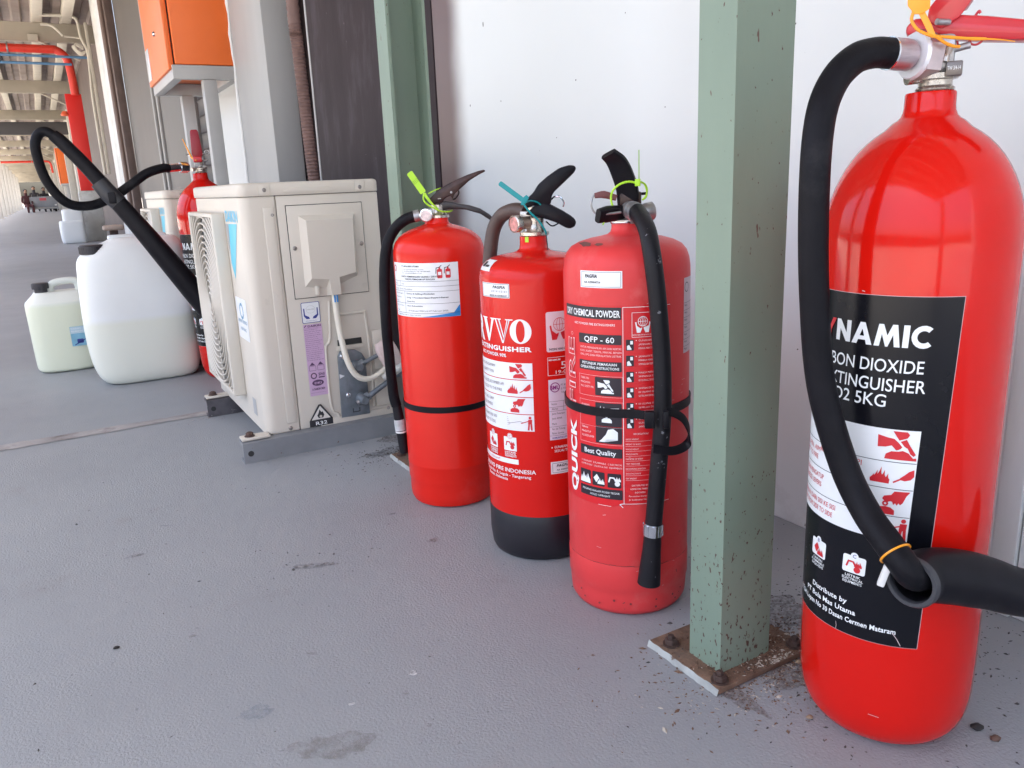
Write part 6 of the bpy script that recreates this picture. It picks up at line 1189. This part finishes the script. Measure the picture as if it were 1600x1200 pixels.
rows = [(-0.13, 0.13, 0.0, -0.10, 0.10), (-0.155, 0.145, 0.02, -0.12, 0.12), (-0.165, 0.148, 0.10, -0.13, 0.13), (-0.165, 0.150, 0.27, -0.13, 0.13), (-0.150, 0.150, 0.305, -0.12, 0.12), (-0.115, 0.150, 0.315, -0.115, 0.115), (-0.112, 0.150, 0.43, -0.115, 0.115), (-0.100, 0.140, 0.456, -0.10, 0.10), (-0.06, 0.10, 0.462, -0.06, 0.06)]
MB().loft([section(a, b_, c, d, z, 5.0) for a, b_, z, c, d in smooth_rows(rows)]).build('can_body', M['jug_blue'], j, ang=60)
MB().lathe([(0.04, 0.445), (0.04, 0.472), (0, 0.473)], 18, M=Matrix.Translation((0.02, 0, 0))).build('cap', M['jug_blue'], j)

# ================================================================== ORANGE CABINETS
def cabinet(loc, label, s=1.0):
    e = empty('electrical_cabinet', loc, 0, label, 'cabinet', 'orange electrical cabinets on grey stands')
    om = M['orange_paint']; gm = M['grey_paint']
    MB().box(-0.160, 0.160, -0.42, 0.42, 1.259, 2.35, 0.006, 3).build('cabinet_body', om, e)
    d = MB().box(-0.196, -0.168, -0.405, 0.425, 1.235, 2.36, 0.005, 3).build('door', om, e)
    MB().box(-0.1685, -0.1595, -0.395, 0.415, 1.265, 2.34).build('door_gasket', M['ac_dark'], d)
    MB().lathe([(0, 0), (0.014, 0), (0.014, 0.006), (0.009, 0.012), (0, 0.012)], 16, M=Matrix.Translation((-0.196, -0.075, 1.462)) @ Matrix.Rotation(R(-90), 4, 'Y')).build('lock', M['chrome'], d)
    MB().box(-0.200, -0.1955, 0.27, 0.41, 1.262, 1.44, 0.002).build('handle_plate', mat('plate_pale', (0.62, 0.62, 0.62), 0.35, metal=0.3), d)
    st = MB()
    st.box(-0.180, 0.170, -0.425, -0.375, 1.185, 1.256, 0.004); st.box(-0.180, 0.170, 0.375, 0.425, 1.185, 1.256, 0.004)
    st.box(-0.1795, -0.130, -0.3745, 0.3745, 1.1855, 1.2555, 0.003); st.box(0.120, 0.1695, -0.3745, 0.3745, 1.1855, 1.2555, 0.003)
    fr = st.build('stand_frame', gm, e)
    for y in (-0.424, 0.352): MB().box(-0.032, 0.040, y-0.002, y+0.070, 0.004, 1.184, 0.006).build('leg', gm, e)
    for y in (-0.424, 0.352): MB().box(-0.07, 0.08, y-0.03, y+0.10, 0, 0.008).build('foot_plate', gm, e)
    return e
cabinet((0.900, 5.225, 0), 'orange metal cabinet on a grey two-legged stand beside the grey pillar')
c2 = copy_tree([o for o in bpy.data.objects if o.name == 'electrical_cabinet'][0]); c2.location = (0.86, 30.5, -0.15); c2['label'] = 'distant orange cabinet far down the corridor beyond the red guard'
# small concrete stool with a tan pad by the wall
e = empty('standpipe_block', (0.80, 12.2, 0), 0, 'small dark stand with a tan pad at the foot of the far wall', 'stand')
MB().box(-0.08, 0.08, -0.08, 0.08, 0.0, 0.10, 0.01).build('foot', M['rust_dark'], e); MB().box(-0.05, 0.05, -0.05, 0.05, 0.10, 0.16, 0.008).build('stem', M['rust_dark'], e)
MB().box(-0.13, 0.13, -0.10, 0.10, 0.16, 0.23, 0.03, 3).build('pad', mat('pad_tan', (0.50, 0.38, 0.31), 0.7, var=0.1), e)

# ================================================================== CART AND PEOPLE AT THE FAR END
e = empty('service_cart', (0.16, 52.6, 0), 0, 'grey box cart with a red sign parked far down the corridor', 'cart')
gm = mat('cart_grey', (0.25, 0.26, 0.28), 0.5, var=0.15, vscale=2)
MB().box(-0.68, 0.68, -0.6, 0.9, 0.26, 0.84, 0.03, 3).build('cart_box', gm, e); MB().box(-0.74, 0.74, -0.72, 1.0, 0.16, 0.255, 0.03, 3).build('chassis', mat('cart_rail', (0.42, 0.42, 0.43), 0.4, metal=0.4), e)
for x in (-0.55, 0.55):
    for y in (-0.45, 0.7):
        wv = MB().lathe([(0.05, -0.05), (0.14, -0.05), (0.16, -0.03), (0.16, 0.03), (0.14, 0.05), (0.05, 0.05)], 20, M=Matrix.Translation((x, y, 0.16)) @ Matrix.Rotation(R(90), 4, 'Y')).build('wheel', M['black_rubber'], e)
        MB().lathe([(0, -0.054), (0.07, -0.054), (0.07, 0.054), (0, 0.054)], 14, M=Matrix.Translation((x, y, 0.16)) @ Matrix.Rotation(R(90), 4, 'Y')).build('rim', M['white_plastic'], wv)
MB().box(-0.16, 0.16, -0.612, -0.603, 0.62, 0.76).build('red_sign', mat('sign_red', (0.6, 0.08, 0.10), 0.5), e)
for x in (-0.58, 0.58): MB().box(x-0.06, x+0.06, -0.615, -0.602, 0.32, 0.40, 0.004).build('lamp', M['white_plastic'], e)
def person(loc, rz, shirt, label, seated=True):
    root = empty('person', loc, rz, label, 'person', 'people around the far cart')
    V = [(0, 0, 0.92), (0, 0.01, 1.15), (0, 0.02, 1.36), (0, 0.01, 1.47), (0, -0.01, 1.56), (0, -0.015, 1.68),
         (0.19, 0.01, 1.38), (0.25, -0.03, 1.12), (0.20, -0.22, 0.98), (-0.19, 0.01, 1.38), (-0.25, -0.03, 1.12), (-0.20, -0.22, 0.98)]
    E_ = [(0, 1), (1, 2), (2, 3), (3, 4), (4, 5), (2, 6), (6, 7), (7, 8), (2, 9), (9, 10), (10, 11)]
    rad = [0.145, 0.135, 0.135, 0.06, 0.095, 0.085, 0.06, 0.05, 0.04, 0.06, 0.05, 0.04]
    for s in (-1, 1):
        n0 = len(V)
        if seated: V += [(s*0.10, -0.05, 0.88), (s*0.13, -0.45, 0.90), (s*0.13, -0.47, 0.48), (s*0.13, -0.60, 0.44)]
        else: V += [(s*0.10, 0, 0.85), (s*0.12, -0.04, 0.48), (s*0.12, 0.02, 0.07), (s*0.13, -0.14, 0.04)]
        E_ += [(0, n0), (n0, n0+1), (n0+1, n0+2), (n0+2, n0+3)]; rad += [0.10, 0.075, 0.05, 0.045]
    me = bpy.data.meshes.new('body'); me.from_pydata(V, E_, []); o = bpy.data.objects.new('body', me); COL.objects.link(o); o.parent = root
    md = o.modifiers.new('Skin', 'SKIN'); ms = o.modifiers.new('Sub', 'SUBSURF'); ms.levels = 1; ms.render_levels = 1
    for i, sv in enumerate(me.skin_vertices[0].data): sv.radius = (rad[i], rad[i]*(0.8 if i < 3 else 1)); sv.use_root = (i == 0)
    me.materials.append(shirt)
    MB().lathe([(0.0, 1.775), (0.06, 1.765), (0.095, 1.72), (0.10, 1.66), (0.09, 1.62)], 16, cap=False, M=Matrix.Translation((0, 0.0, 0))).build('hair', M['black_plastic'], root)
    MB().lathe([(0.0, 1.55), (0.05, 1.555), (0.078, 1.60), (0.086, 1.66), (0.07, 1.73), (0, 1.76)], 16, M=Matrix.Translation((0, -0.026, 0))).build('face', mat('skin', (0.34, 0.20, 0.14), 0.6), root)
    return root
dk = mat('cloth_dark', (0.045, 0.04, 0.045), 0.85, var=0.2); rd = mat('cloth_maroon', (0.07, 0.02, 0.024), 0.85, var=0.2)
person((-0.62, 52.0, -0.52), 0.3, rd, 'person in dark maroon crouched at the left of the far cart', True)
person((-0.22, 53.4, -0.36), 0.0, dk, 'person in dark clothes seated on the left of the far cart', True)
person((0.26, 53.5, -0.42), 0.15, dk, 'person in dark clothes seated in the middle of the far cart', True)
person((0.98, 52.6, -0.36), -0.5, dk, 'person in dark clothes sitting against the right of the far cart', True)

# long low building added out of view to block low sky and darken reflections
yb_ = empty('yard_blocker', (-24, 10, -0.12), 0, 'long low building added across the yard to block low sky', 'building')
MB().box(-6, 0, -60, 80, 0, 2.6).build('wall', mat('blocker_wall', (0.30, 0.27, 0.24), 0.8, var=0.2, vscale=0.2), yb_)  # wall of the added blocker
MB().prism([(-6.6, 2.6), (0.6, 2.6), (0.6, 2.8), (-3, 3.6), (-6.6, 2.8)], -61, 81).build('roof', mat('blocker_roof', (0.16, 0.13, 0.12), 0.7), yb_)  # roof of the added blocker
wm = mat('blocker_glass', (0.04, 0.05, 0.06), 0.1)
for q in range(17):
    for z in (0.7,): MB().box(-0.02, 0.05, -57+q*8, -53+q*8, z, z+1.4).build('blocker_window', wm, yb_)
